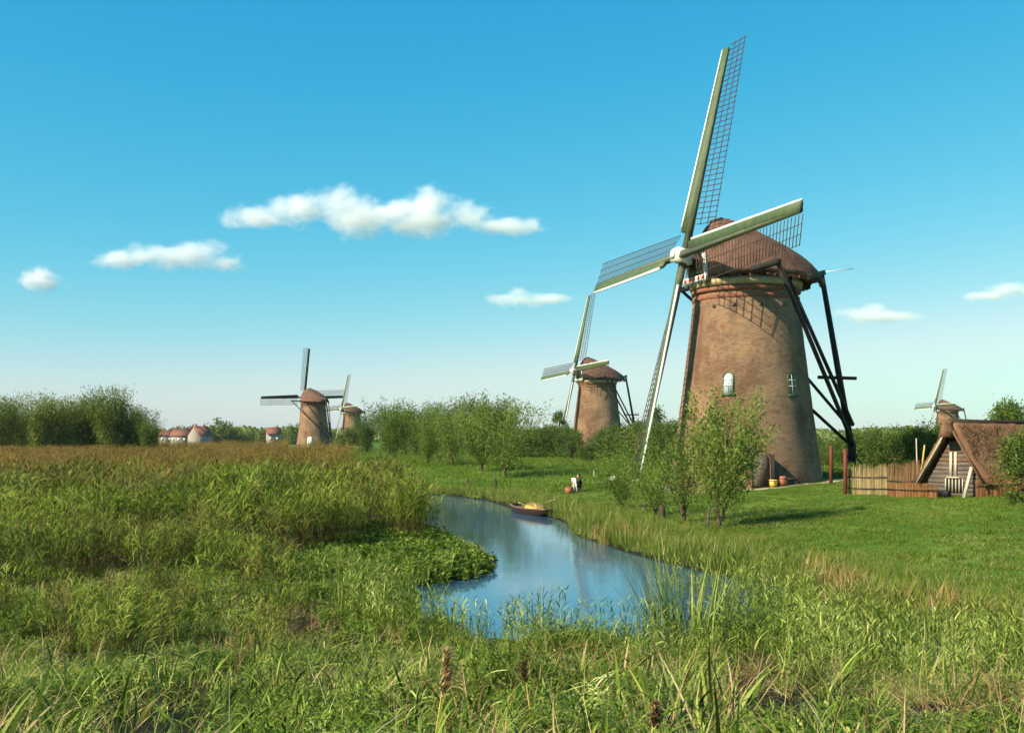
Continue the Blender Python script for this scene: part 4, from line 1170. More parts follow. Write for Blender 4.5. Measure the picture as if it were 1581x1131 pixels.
# ------------------------------------------------------------------ reeds, grasses and herbs
def ribbons(p0, az, pitch, bend, L, W, segs, r, twist=.5):
    """n curved, tapering blades -> verts, quads"""
    n = len(p0)
    t = np.linspace(0, 1, segs + 1)
    th = pitch[:, None] + bend[:, None] * (t[None, :-1] + .5 / segs) ** 1.3
    st = (L / segs)[:, None]
    step = np.stack([np.sin(th) * np.cos(az)[:, None] * st, np.sin(th) * np.sin(az)[:, None] * st, np.cos(th) * st], -1)
    pos = np.concatenate([p0[:, None, :], p0[:, None, :] + np.cumsum(step, 1)], 1)
    wa = az + math.pi / 2 + r.normal(size=n) * twist
    wv = np.stack([np.cos(wa), np.sin(wa), r.normal(size=n) * .25], -1)
    prof = np.interp(t, [0, .25, .6, 1], [.55, 1, .8, .06])
    off = wv[:, None, :] * (prof[None, :, None] * W[:, None, None] / 2)
    v = np.stack([pos - off, pos + off], 2).reshape(n, -1, 3)
    k = 2 * (segs + 1)
    base = (np.arange(n) * k)[:, None]
    q = np.array([[2 * i, 2 * i + 1, 2 * i + 3, 2 * i + 2] for i in range(segs)])
    f = (base[:, :, None] + q[None]).reshape(-1, 4)
    return v.reshape(-1, 3), f

def merge(parts):
    vs, fs, ms, o = [], [], [], 0
    for v, f, m in parts:
        vs.append(v); fs.append(f + o); ms.append(np.full(len(f), m)); o += len(v)
    return np.concatenate(vs), np.concatenate(fs), np.concatenate(ms)

def disc(n, rad, r):
    a = r.uniform(0, 2 * math.pi, n); q = rad * np.sqrt(r.uniform(0, 1, n))
    return np.stack([q * np.cos(a), q * np.sin(a), np.full(n, -.03)], -1)

def reed_tuft(seed, nst, h, mats, plume=.3, lw=.026, rad=.55, nl=8, segs=3, stem=0, low=.22):
    r = np.random.default_rng(seed)
    p = disc(nst, rad, r); H = h * r.uniform(.72, 1.06, nst)
    az = r.uniform(0, 2 * math.pi, nst); pit = np.abs(r.normal(0, .07, nst)); bend = r.uniform(0, .18, nst)
    parts = [(*ribbons(p, az, pit, bend, H, np.full(nst, .016), 2, r), stem)]
    def along(f):
        th = pit + bend * .5 * f
        return p + np.stack([np.sin(th) * np.cos(az), np.sin(th) * np.sin(az), np.cos(th)], -1) * (H * f)[:, None]
    for k in range(nl):
        f = low + (.96 - low) * (k + r.uniform(0, .9, nst)) / nl
        parts.append((*ribbons(along(f), r.normal(.6, 1.5, nst), r.uniform(.35, .8, nst), r.uniform(.5, 1.6, nst), r.uniform(.30, .58, nst) * (h / 2.4), lw * r.uniform(.7, 1.3, nst), segs, r), 0))
    top = r.uniform(0, 1, nst) < plume
    if top.any():
        tp = along(np.full(nst, .98))[top]; m = len(tp)
        for k in range(7):
            parts.append((*ribbons(tp + r.normal(size=(m, 3)) * .012, r.normal(.6, .9, m), r.uniform(.1, .5, m), r.uniform(.5, 1.4, m), r.uniform(.14, .28, m), r.uniform(.018, .032, m), 2, r), 1))
    v, f, ms = merge(parts)
    return mesh_np('tuft', v, f, mats, ms)

def blade_tuft(seed, n, h, w, rad, mats, pitch=(.05, .7), bend=(.2, 1.4), segs=4, mixs=None):
    r = np.random.default_rng(seed)
    v, f = ribbons(disc(n, rad, r), r.uniform(0, 2 * math.pi, n), r.uniform(*pitch, n), r.uniform(*bend, n), h * r.uniform(.45, 1.15, n), w * r.uniform(.6, 1.4, n), segs, r)
    ms = np.zeros(len(f), int)
    if mixs: ms = np.repeat((r.uniform(0, 1, n) < mixs).astype(int), segs)
    return mesh_np('tuft', v, f, mats, ms)

def herb_tuft(seed, nst, h, leaf, rad, mats):
    r = np.random.default_rng(seed)
    p = disc(nst, rad, r); az = r.uniform(0, 2 * math.pi, nst); pit = np.abs(r.normal(0, .3, nst)); H = h * r.uniform(.4, 1.1, nst)
    parts = [(*ribbons(p, az, pit, r.uniform(0, .4, nst), H, np.full(nst, .008), 2, r), 0)]
    for k in range(9):
        f = r.uniform(.15, 1.0, nst)
        b = p + np.stack([np.sin(pit) * np.cos(az), np.sin(pit) * np.sin(az), np.cos(pit)], -1) * (H * f)[:, None]
        parts.append((*ribbons(b, r.uniform(0, 2 * math.pi, nst), r.uniform(.7, 1.5, nst), r.uniform(0, .8, nst), leaf * r.uniform(.6, 1.4, nst), leaf * .42 * r.uniform(.7, 1.3, nst), 2, r), 0))
    v, f, ms = merge(parts)
    return mesh_np('tuft', v, f, mats, ms)

ncoll = [0]
def tuft_collection(meshes):
    ncoll[0] += 1
    col = bpy.data.collections.new('tufts_%d' % ncoll[0])
    for i, me in enumerate(meshes):
        o = bpy.data.objects.new('tuft_%02d_%02d' % (ncoll[0], i), me); col.objects.link(o)
    return col, len(meshes)

def scatter(name, pts, scl, coll, label, cat, tilt=.12, seed=1, zs=None):
    col, nk = coll
    r = np.random.default_rng(seed); n = len(pts)
    me = bpy.data.meshes.new(name); me.vertices.add(n); me.vertices.foreach_set('co', np.asarray(pts, np.float32).ravel())
    rot = np.stack([r.normal(0, tilt, n), r.normal(0, tilt, n), r.uniform(0, 2 * math.pi, n)], -1).astype(np.float32)
    sc3 = np.stack([scl, scl, scl if zs is None else scl * zs], -1).astype(np.float32)
    me.attributes.new('rot', 'FLOAT_VECTOR', 'POINT').data.foreach_set('vector', rot.ravel())
    me.attributes.new('scl', 'FLOAT_VECTOR', 'POINT').data.foreach_set('vector', sc3.ravel())
    me.attributes.new('idx', 'INT', 'POINT').data.foreach_set('value', r.integers(0, nk, n).astype(np.int32))
    o = tag(link(name, me), label, cat, kind='stuff')
    g = bpy.data.node_groups.new(name + '_scatter', 'GeometryNodeTree')
    g.interface.new_socket('Geometry', in_out='INPUT', socket_type='NodeSocketGeometry')
    g.interface.new_socket('Geometry', in_out='OUTPUT', socket_type='NodeSocketGeometry')
    N, Lk = g.nodes, g.links
    gi, go = N.new('NodeGroupInput'), N.new('NodeGroupOutput')
    iop = N.new('GeometryNodeInstanceOnPoints'); ci = N.new('GeometryNodeCollectionInfo')
    ci.inputs['Collection'].default_value = col; ci.inputs['Separate Children'].default_value = True; ci.inputs['Reset Children'].default_value = True
    def na(nm, tp):
        a = N.new('GeometryNodeInputNamedAttribute'); a.data_type = tp; a.inputs['Name'].default_value = nm; return a.outputs['Attribute']
    Lk.new(gi.outputs[0], iop.inputs['Points']); Lk.new(ci.outputs[0], iop.inputs['Instance'])
    iop.inputs['Pick Instance'].default_value = True
    Lk.new(na('idx', 'INT'), iop.inputs['Instance Index']); Lk.new(na('rot', 'FLOAT_VECTOR'), iop.inputs['Rotation']); Lk.new(na('scl', 'FLOAT_VECTOR'), iop.inputs['Scale'])
    Lk.new(iop.outputs[0], go.inputs[0])
    md = o.modifiers.new('scatter', 'NODES'); md.node_group = g
    return o

def frustum_points(n, y0, y1, seed, power=1.0, half=.56, pad=2.5):
    """random points over the ground the camera can see (a little wider), denser towards the camera"""
    r = np.random.default_rng(seed)
    u = r.uniform(0, 1, n)
    y = (y0 ** (1 - power) + u * (y1 ** (1 - power) - y0 ** (1 - power))) ** (1 / (1 - power)) if power != 1 else y0 * (y1 / y0) ** u
    x = r.uniform(-1, 1, n) * (half * y + pad)
    return x, y, r

def lay(x, y, keep, dz=0.0):
    x, y = x[keep], y[keep]
    return np.stack([x, y, ground_z(x, y) + dz], -1)

M['reed_stem'] = leafmat('reed_stem', [(.05, c(.022, .018, .006)), (.4, c(.055, .045, .014)), (.75, c(.12, .095, .032)), (1, c(.24, .18, .07))], .05, .5)
RM = [M['reed_leaf'], M['reed_stem']]
def grid_points(cell, y0, y1, seed, half=.56, pad=2.5):
    r = np.random.default_rng(seed); xs_, ys2 = [], []
    for yy in np.arange(y0, y1, cell):
        w = half * yy + pad
        xx = np.arange(-w, w, cell); xs_.append(xx + r.uniform(-.35, .35, len(xx)) * cell); ys2.append(yy + r.uniform(-.35, .35, len(xx)) * cell)
    return np.concatenate(xs_), np.concatenate(ys2), r
def grid2(spec, seed):
    X_, Y_ = [], []
    for cell, y0, y1 in spec:
        a_, b_, _ = grid_points(cell, y0, y1, seed + int(y0)); X_.append(a_); Y_.append(b_)
    return np.concatenate(X_), np.concatenate(Y_), np.random.default_rng(seed)
# 1. the tall green reed bed on the left
reeds = tuft_collection([reed_tuft(100 + i, 17, 2.35, RM, .04, rad=.5, stem=1, low=.42) for i in range(5)])
olive = tuft_collection([reed_tuft(105 + i, 15, 2.3, [M['reed_olive'], M['reed_stem']], .05, rad=.5, stem=1, low=.42) for i in range(4)])
x, y, r = grid2([(.62, 26, 52), (.85, 52, 120)], 201)
dw = water_sdf(x, y)
edge = reed_edge(y) + (fbm(x * .2 + 7, y * .2) - .5) * 5
front = 29.5 + 6 * (fbm(x * .22, y * .1 + 5) - .5) * 2 + np.clip(x + 14, 0, 9) * 1.15
holes = fbm(x * .19 + 31, y * .10 + 12) > .565
keep = (x < edge) & (y > front) & (dw > .25) & ~holes & (r.uniform(0, 1, len(x)) < .92)
fr = (dw > .15) & (dw < 2.0) & (x < reed_edge(y) + 2) & (y > 41) & (y < 80)      # the fringe that walls the water's left side
keep |= fr & (x < 0)
gold_p = .92 * smoothstep(44, 110, y + (fbm(x * .07, y * .07) - .5) * 46 - np.clip((x + 34) * .7, -10, 25))
ol = fbm(x * .12 + 60, y * .12 + 4) + r.normal(0, .10, len(x)) > .50
def reed_scale(P):
    lump = .62 + .85 * fbm(P[:, 0] * .33 + 2, P[:, 1] * .25) * (.5 + fbm(P[:, 0] * .1, P[:, 1] * .1 + 9))
    return np.clip(lump, .55, 1.16) * np.clip(.45 + (P[:, 1] - 28) * .042, .45, 1.0) * rng.uniform(.85, 1.12, len(P))
green = keep & (r.uniform(0, 1, len(x)) > gold_p)
P = lay(x, y, green & ~ol)
scatter('reed_bed', P, reed_scale(P), reeds, 'tall green reeds filling the marsh along the canal', 'reeds', .14, 1)
P = lay(x, y, green & ol)
scatter('olive_reeds', P, reed_scale(P), olive, 'yellowing olive reeds in patches among the green ones', 'reeds', .16, 21)
# 2. golden reeds behind
gold = tuft_collection([reed_tuft(110 + i, 16, 2.6, [M['reed_gold'] if i < 4 else M['reed_olive'], M['reed_gold']], .8 if i < 4 else .4, .034, .8, 6, 2) for i in range(7)])
P1 = lay(x, y, keep & ~green)
x, y, r = grid2([(1.3, 120, 200), (1.9, 200, 300)], 203)
P2 = lay(x, y, (x < reed_edge(y) + (fbm(x * .1, y * .1) - .5) * 8) & (x > -.62 * y))
P = np.concatenate([P1, P2])
scatter('golden_reeds', P, rng.uniform(.82, 1.15, len(P)) * (1 + .3 * (fbm(P[:, 0] * .1, P[:, 1] * .1) - .5)), gold, 'golden brown ripe reeds stretching towards the dark willows', 'reeds', .08, 2)
# 3. low floating plants on the island in front of the reeds
herb_low = tuft_collection([herb_tuft(120 + i, 46, .32, .11, .42, [M['herb_leaf']]) for i in range(4)])
x, y, r = grid2([(.42, 24, 52)], 205)
dw = water_sdf(x, y)
keep = (x < .5) & (x > -14) & (dw > -.25) & (y > 27 + np.clip(-x - 6, 0, 6)) & (y < 50) & ((dw < 5.5))
P = lay(x, y, keep); P[:, 2] = np.maximum(P[:, 2], .0)
scatter('marsh_plants', P, rng.uniform(.7, 1.3, len(P)), herb_low, 'low bright green marsh plants fringing the canal', 'marsh plants', .15, 3)
# 4. lawn
lawn = tuft_collection([blade_tuft(130 + i, 110, .13, .016, .42, [M['lawn_blade']], (.05, .9), (.1, .9), 2) for i in range(4)])
x, y, r = grid2([(.5, 19, 50), (.62, 50, 84)], 207)
dw = water_sdf(x, y)
keep = (right_mask(x, y) > .6) & (dw > 2.0) & ((x - MX) ** 2 + (y - MY) ** 2 > 5.5 ** 2)
P = lay(x, y, keep)
scatter('lawn_grass', P, rng.uniform(.6, 1.25, len(P)) * (.8 + .5 * fbm(P[:, 0] * .3, P[:, 1] * .3)), lawn, 'short mown green grass of the lawn sloping to the canal', 'grass', .06, 4)
dry = tuft_collection([blade_tuft(133 + i, 90, .17, .014, .40, [M['straw_blade'], M['bank_blade']], (.1, 1.0), (.1, .9), 2, .62) for i in range(3)])
kd = keep & (fbm(x * .10 + 50, y * .22 + 7) > .555) & (r.uniform(0, 1, len(x)) < .75)
P = lay(x, y, kd)
scatter('dry_lawn_grass', P, rng.uniform(.5, 1.1, len(P)), dry, 'dry yellowish streaks of mown grass in the lawn', 'grass', .06, 41)
weed = tuft_collection([blade_tuft(137 + i, 60, .30, .016, .22, [M['bank_blade'], M['lawn_blade']], (.05, .8), (.2, 1.3), 3, .4) for i in range(3)])
kw = keep & (r.uniform(0, 1, len(x)) < .03)
P = lay(x, y, kw)
scatter('lawn_weeds', P, rng.uniform(.5, 1.3, len(P)), weed, 'scattered rank tufts in the lawn', 'grass', .08, 42)
mead = tuft_collection([blade_tuft(135 + i, 90, .26, .035, 1.0, [M['bank_blade'], M['lawn_blade']], (.05, .8), (.1, .9), 2, .6) for i in range(3)])
x, y, r = grid2([(1.1, 76, 130), (1.7, 130, 300)], 209)
keep = (right_mask(x, y) > .5) & (water_sdf(x, y) > .3) & ((x - MX) ** 2 + (y - MY) ** 2 > 5.5 ** 2)
P = lay(x, y, keep)
scatter('meadow_grass', P, rng.uniform(.7, 1.3, len(P)), mead, 'rough meadow grass beyond the canal', 'grass', .06, 5)
# 5. tall rough grass on the lawn-side bank
bankt = tuft_collection([blade_tuft(140 + i, 60, .75, .016, .34, [M['bank_blade'], M['straw_blade']], (.02, .45), (.1, 1.3), 4, .12) for i in range(5)])
x, y, r = grid2([(.42, 15, 50), (.55, 50, 84)], 211)
dw = water_sdf(x, y)
wid = 5.0 + 6.0 * (fbm(x * .2 + 2, y * .2 + 8) - .5) * 2
keep = (right_mask(x, y) > .45) & (dw > .05) & (dw < wid)
P = lay(x, y, keep); dk = dw[keep]
scatter('bank_grass', P, rng.uniform(.5, 1.2, len(P)) * np.clip(1.1 - dk / 7, .28, 1.1) * (.55 + .9 * fbm(P[:, 0] * .35 + 5, P[:, 1] * .35)), bankt, 'tall rough grass and sedge on the lawn-side bank', 'grass', .10, 6)
# 6. straw-coloured reeds at the lawn-side water's edge
goldb = tuft_collection([blade_tuft(150 + i, 34, .85, .018, .28, [M['straw_blade'], M['reed_gold']], (.02, .35), (.2, 1.5), 4, .6) for i in range(4)])
x, y, r = frustum_points(9000, 17, 60, 213, .8)
dw = water_sdf(x, y)
keep = (right_mask(x, y) > .3) & (dw > -.15) & (dw < 1.5) & (fbm(x * .25 + 12, y * .25 + 3) > .53) & (r.uniform(0, 1, len(x)) < .5)
P = lay(x, y, keep)
scatter('straw_reeds', P, rng.uniform(.6, 1.15, len(P)), goldb, 'straw-coloured dead reeds leaning over the water edge', 'reeds', .16, 7)
# 7. the camera's own bank: patches of mixed plants laid side by side
FB = [M['fore_blade'], M['straw_blade']]
def clumped(n, rad, k, spread, r):
    cc = disc(k, rad, r)[:, :2]; i = r.integers(0, k, n)
    p = cc[i] + r.normal(0, spread, (n, 2))
    return np.stack([p[:, 0], p[:, 1], np.full(n, -.10)], -1)
def herb_patch(seed, nst, h, leaf, rad, k, spread, mats):
    r = np.random.default_rng(seed)
    p = clumped(nst, rad, k, spread, r); az = r.uniform(0, 2 * math.pi, nst); pit = np.abs(r.normal(0, .35, nst))
    H = .1 + h * r.uniform(.3, 1.1, nst) * (.6 + .8 * vnoise(p[:, 0] * 2.5 + seed, p[:, 1] * 2.5))
    parts = [(*ribbons(p, az, pit, r.uniform(0, .4, nst), H, np.full(nst, .007), 2, r), 0)]
    for q in range(7):
        f = r.uniform(.25, 1.0, nst)
        b = p + np.stack([np.sin(pit) * np.cos(az), np.sin(pit) * np.sin(az), np.cos(pit)], -1) * (H * f)[:, None]
        parts.append((*ribbons(b, r.uniform(0, 2 * math.pi, nst), r.uniform(.5, 1.5, nst), r.uniform(0, .9, nst), leaf * r.uniform(.5, 1.6, nst), leaf * .34 * r.uniform(.6, 1.4, nst), 2, r), 0))
    v, f, ms = merge(parts)
    return mesh_np('tuft', v, f, mats, ms)
def grass_patch(seed, n, h, w, rad, k, spread, mats, pitch, bend, segs, mixs, wind=None):
    r = np.random.default_rng(seed)
    az = r.uniform(0, 2 * math.pi, n) if wind is None else r.normal(wind, 1.1, n)
    v, f = ribbons(clumped(n, rad, k, spread, r), az, r.uniform(*pitch, n), r.uniform(*bend, n), h * r.uniform(.4, 1.2, n), w * r.uniform(.5, 1.5, n), segs, r)
    return mesh_np('tuft', v, f, mats, np.repeat((r.uniform(0, 1, n) < mixs).astype(int), segs))
def reed_patch(seed, nst, h, rad, k, spread, mats, lw):
    r = np.random.default_rng(seed)
    p = clumped(nst, rad, k, spread, r); H = h * r.uniform(.5, 1.1, nst)
    az = r.uniform(0, 2 * math.pi, nst); pit = np.abs(r.normal(0, .42, nst)); bend = r.uniform(0, 1.0, nst)
    mi = (r.uniform(0, 1, nst) < .12).astype(int)
    parts = [(*ribbons(p, az, pit, bend, H, np.full(nst, .009), 3, r), 0)]
    for q in range(6):
        f = .25 + .75 * (q + r.uniform(0, .9, nst)) / 6
        th = pit + bend * .5 * f
        b = p + np.stack([np.sin(th) * np.cos(az), np.sin(th) * np.sin(az), np.cos(th)], -1) * (H * f)[:, None]
        parts.append((*ribbons(b, r.uniform(0, 2 * math.pi, nst), r.uniform(.2, 1.5, nst), r.uniform(.3, 2.0, nst), r.uniform(.18, .48, nst), lw * r.uniform(.6, 1.4, nst), 5, r), 0))
    v, f, ms = merge(parts)
    return mesh_np('tuft', v, f, mats, ms)
def lump(P):                            # hummocks a metre or two across
    return np.clip(-.05 + 2.1 * fbm(P[:, 0] * .55 + 13, P[:, 1] * .45 + 31), .35, 1.5)
def gaps(x, y):                          # dark openings between the hummocks
    return fbm(x * .75 + 5, y * .5 + 77) > .425
def near_bank(x, y, margin=.2, extra=0.0):
    return (y < np.interp(x, NEAR_X, NEAR_Y) + extra) & (water_sdf(x, y) > margin) & (right_mask(x, y) < .5)
herb = tuft_collection([herb_patch(160 + i, 380, .30, .058, .62, 22, .085, [M['herb_leaf']]) for i in range(6)])
x, y, r = grid_points(.74, 3.0, 40, 215)
keep = near_bank(x, y, .3, 9) & (fbm(x * .45 + 4, y * .45 + 9) > .47) & gaps(x, y)
P = lay(x, y, keep)
scatter('herbs', P, rng.uniform(.75, 1.25, len(P)), herb, 'leafy green herbs covering the near bank', 'herbs', .12, 8, rng.uniform(.6, 1.2, len(P)) * lump(P))
gr = tuft_collection([grass_patch(180 + i, 430, .52, .0075, .62, 13, .075, FB, (.05, .9), (.3, 2.2), 4, .22) for i in range(6)])
x, y, r = grid_points(.78, 3.0, 36, 219)
keep = near_bank(x, y, .15, 4) & (fbm(x * .6 + 24, y * .6 + 3) > .45) & gaps(x, y)
P = lay(x, y, keep)
scatter('long_grass', P, rng.uniform(.75, 1.2, len(P)), gr, 'long arching grass on the near bank', 'grass', .18, 10, rng.uniform(.55, 1.2, len(P)) * lump(P))
fore = tuft_collection([reed_patch(170 + i, 44, .95, .60, 8, .11, FB, .019) for i in range(6)])
x, y, r = grid_points(.95, 3.6, 30, 217)
keep = near_bank(x, y, .0, 1) & (fbm(x * .33 + 40, y * .33 + 22) > .44) & gaps(x, y)
P = lay(x, y, keep)
scatter('reed_shoots', P, rng.uniform(.6, 1.1, len(P)) * np.clip(1.0 - P[:, 1] * .012, .6, 1.0), fore, 'young broad-leaved reeds on the near bank', 'reeds', .25, 9, rng.uniform(.7, 1.1, len(P)) * lump(P))
dead = tuft_collection([grass_patch(190 + i, 120, .7, .012, .55, 8, .14, [M['dead_leaf'], M['straw_blade']], (.4, 1.4), (.2, 1.3), 4, .35) for i in range(5)])
x, y, r = grid_points(.9, 3.6, 38, 221)
keep = near_bank(x, y, .2, 5) & (fbm(x * .35 + 70, y * .35 + 2) > .49)
P = lay(x, y, keep)
scatter('dead_grass', P, rng.uniform(.7, 1.2, len(P)), dead, 'brown dead grass and leaves in the near bank', 'dead grass', .2, 11)
broad = tuft_collection([grass_patch(198 + i, 16, .85, .030, .30, 3, .10, [M['fore_blade'], M['straw_blade']], (.15, .9), (.1, 1.1), 6, .25, 1.0) for i in range(4)])
x, y, r = frustum_points(420, 4.0, 16, 229, .9)
keep = near_bank(x, y, .3) & (fbm(x * .4 + 3, y * .4 + 50) > .47)
P = lay(x, y, keep)
scatter('broad_blades', P, rng.uniform(.7, 1.2, len(P)), broad, 'broad pale blades arching out of the near bank', 'grass', .15, 14)
stalk = tuft_collection([blade_tuft(196 + i, 4, .9, .010, .25, [M['straw_blade']], (.0, .9), (0, .6), 3) for i in range(5)])
x, y, r = frustum_points(420, 4.5, 34, 223, .9)
P = lay(x, y, near_bank(x, y, .1, 2))
scatter('dry_stalks', P, rng.uniform(.5, 1.1, len(P)), stalk, 'dry straw-coloured stalks leaning over the near bank', 'stalks', .3, 12)
# tangled tall reeds and sedges of the near left bank
x, y, r = grid2([(.62, 11, 34)], 231)
side = -x / y
keep = near_bank(x, y, .3, 9) & (side > .19 + .03 * vnoise(x, y)) & (fbm(x * .30 + 90, y * .22 + 41) > .46) & gaps(x * .7, y * .7) & (r.uniform(0, 1, len(x)) < .9)
P = lay(x, y, keep)
hs_ = (.26 + .42 * smoothstep(11, 28, P[:, 1])) * (.55 + .95 * fbm(P[:, 0] * .4 + 1, P[:, 1] * .4)) * smoothstep(.15, .27, -P[:, 0] / P[:, 1] + .04)
half_ = r.uniform(0, 1, len(P)) < .6
scatter('tangled_reeds', P[half_], np.clip(hs_[half_], .22, .8), reeds, 'tangled green reeds on the near bank left of the water', 'reeds', .22, 31)
scatter('tangled_olive_reeds', P[~half_], np.clip(hs_[~half_], .22, .8), olive, 'tangled yellowing reeds on the near bank left of the water', 'reeds', .26, 32)
# 8. reeds standing at the near water's edge, seen against the water
shore = tuft_collection([reed_tuft(176 + i, 8, 1.15, FB, .0, .020, .35, 8, 4) for i in range(5)])
x, y, r = frustum_points(12000, 15, 32, 225, .5)
dw = water_sdf(x, y)
keep = ((right_mask(x, y) < .6) | ((dw < .1) & (x > 2.9))) & (dw > -.7 - np.clip((x - 2.9) * 1.8, 0, 5)) & (dw < 1.6) & (y < 31) & (r.uniform(0, 1, len(x)) < .08 + .22 * (fbm(x * .6, y * .6) > .5) + .09 * smoothstep(3.5, 7, x) - .05 * (y > 24))
P = lay(x, y, keep); P[:, 2] = np.maximum(P[:, 2], -.1)
scatter('shore_reeds', P, rng.uniform(.55, 1.1, len(P)), shore, 'fresh green reeds standing at the near water edge', 'reeds', .12, 13)

# tall sedge clump standing in the water
def sedge(px, y, seed, n, h, lean, label):
    r = np.random.default_rng(seed); X = (px - CX) / F * y
    az = r.normal(math.pi, .8, n) if lean < 0 else r.normal(0, .8, n)
    v, f = ribbons(disc(n, .38, r), az, np.abs(r.normal(.16, .14, n)), r.uniform(.05, .6, n), h * r.uniform(.6, 1.1, n), np.full(n, .020) * r.uniform(.7, 1.4, n), 5, r)
    t = thing('sedge_clump', label, 'sedge', (X, y, max(gz(X, y), -.35)), 0, 'sedge clumps in the near water')
    link('blades', mesh_np('blades', v, f, [M['fore_blade']]), t)['kind'] = 'stuff'
sedge(1040, 21.3, 1, 120, 2.5, -1, 'tall green sedge clump leaning towards the open water')
sedge(1085, 20.6, 2, 70, 2.0, 1, 'shorter green sedge clump right of the tall leaning one')
# plumed reeds close to the camera
def plumed(px, y, z_top, hgt, mat, label, seed, lean):
    r = np.random.default_rng(seed); X = (px - CX) / F * y; g = gz(X, y)
    t = thing('plumed_reed', label, 'reed', (X, y, g), 0, 'plumed reeds on the near bank')
    H = z_top - g
    mb = MB(); mb.tube([(-lean * .9, 0, -.1), (-lean * .5, 0, H * .5), (0, 0, H)], [.007, .006, .004], 5); mb.obj('stem', M['straw'], t)
    n = 150; q = r.uniform(0, 1, n)
    p0 = np.stack([lean * .25 * q + r.normal(0, .012, n), r.normal(0, .012, n), H - hgt * .1 + hgt * q * .8], -1)
    v, f = ribbons(p0, r.normal(0 if lean > 0 else math.pi, .9, n), r.uniform(.3, 1.0, n), r.uniform(.6, 1.6, n), hgt * r.uniform(.25, .5, n) * (1.15 - q * .7), np.full(n, .014), 3, r)
    link('plume', mesh_np('plume', v, f, [mat]), t)['kind'] = 'stuff'
    m = 5; pl = np.stack([np.zeros(m), np.zeros(m), H * np.linspace(.25, .8, m)], -1)
    for k in range(m):
        v, f = ribbons(pl[k:k + 1] + np.array([[-lean * (1 - pl[k, 2] / H) * .9, 0, 0]]), r.uniform(0, 6.28, 1), np.array([.5]), np.array([1.0]), np.array([.42]), np.array([.022]), 5, r)
        link('leaf', mesh_np('leaf', v, f, [M['fore_blade']]), t)
plumed(682, 8.2, 2.28, .46, M['straw_blade'], 'golden plumed reed nodding over the near bank', 3, .10)
plumed(812, 10.5, 1.85, .26, M['dead_leaf'], 'brown plumed reed behind the golden one', 4, -.08)
plumed(1008, 7.0, 2.36, .20, M['dead_leaf'], 'dark brown reed plume low on the near bank', 5, .05)

# ------------------------------------------------------------------ loose straw ends of the thatch
M['thatch_straw'] = leafmat('thatch_straw', [(.05, c(.03, .018, .012)), (.35, c(.10, .053, .036)), (.65, c(.185, .105, .070)), (1, c(.32, .21, .14))], .05, .8, .9)
M['thatch_straw_barn'] = leafmat('thatch_straw_barn', [(.05, c(.035, .018, .010)), (.35, c(.10, .052, .028)), (.65, c(.18, .10, .055)), (1, c(.30, .19, .11))], .05, .8, .9)
def straw_cover(owner, G, n, seed, mat, L, W, flip=False):
    # G: grid of surface points, second index runs down the slope
    r = np.random.default_rng(seed); a, b = G.shape[:2]
    u = r.uniform(0, a - 1.001, n); v = r.uniform(0, b - 1.001, n); i = u.astype(int); j = v.astype(int); fu = (u - i)[:, None]; fv = (v - j)[:, None]
    p = (G[i, j] * (1 - fu) + G[i + 1, j] * fu) * (1 - fv) + (G[i, j + 1] * (1 - fu) + G[i + 1, j + 1] * fu) * fv
    dn = G[i, j + 1] - G[i, j]; ac = G[i + 1, j] - G[i, j]
    dn /= np.linalg.norm(dn, axis=1, keepdims=True) + 1e-9
    nn2 = np.cross(dn, ac); nn2 /= np.linalg.norm(nn2, axis=1, keepdims=True) + 1e-9
    if flip: nn2 = -nn2
    dd = dn + r.normal(size=(n, 3)) * .07 + nn2 * .05
    v_, f_ = leaves_np(p + nn2 * .02 + dd * (L / 2), dd, L * r.uniform(.6, 1.3, n), W * r.uniform(.6, 1.4, n), r)
    o = link('thatch_straw', mesh_np('thatch_straw', v_, f_, [mat]), owner); o['kind'] = 'stuff'
for k, (cap_, rg, det) in enumerate(CAPS):
    A = np.array([[list(p) for p in ring_] for ring_ in rg]); h_ = A.shape[1] // 2
    n = 12000 if det else 900; w_ = .035 if det else .10
    straw_cover(cap_, A[:, h_::-1], n, 300 + k, M['thatch_straw'], .30, w_, flip=True)
    straw_cover(cap_, A[:, h_:], n, 320 + k, M['thatch_straw'], .30, w_)
for k, (sl_o, A) in enumerate(SLOPES):
    straw_cover(sl_o, A.transpose(1, 0, 2), 16000, 340 + k, M['thatch_straw_barn'], .24, .02, flip=(k == 0))
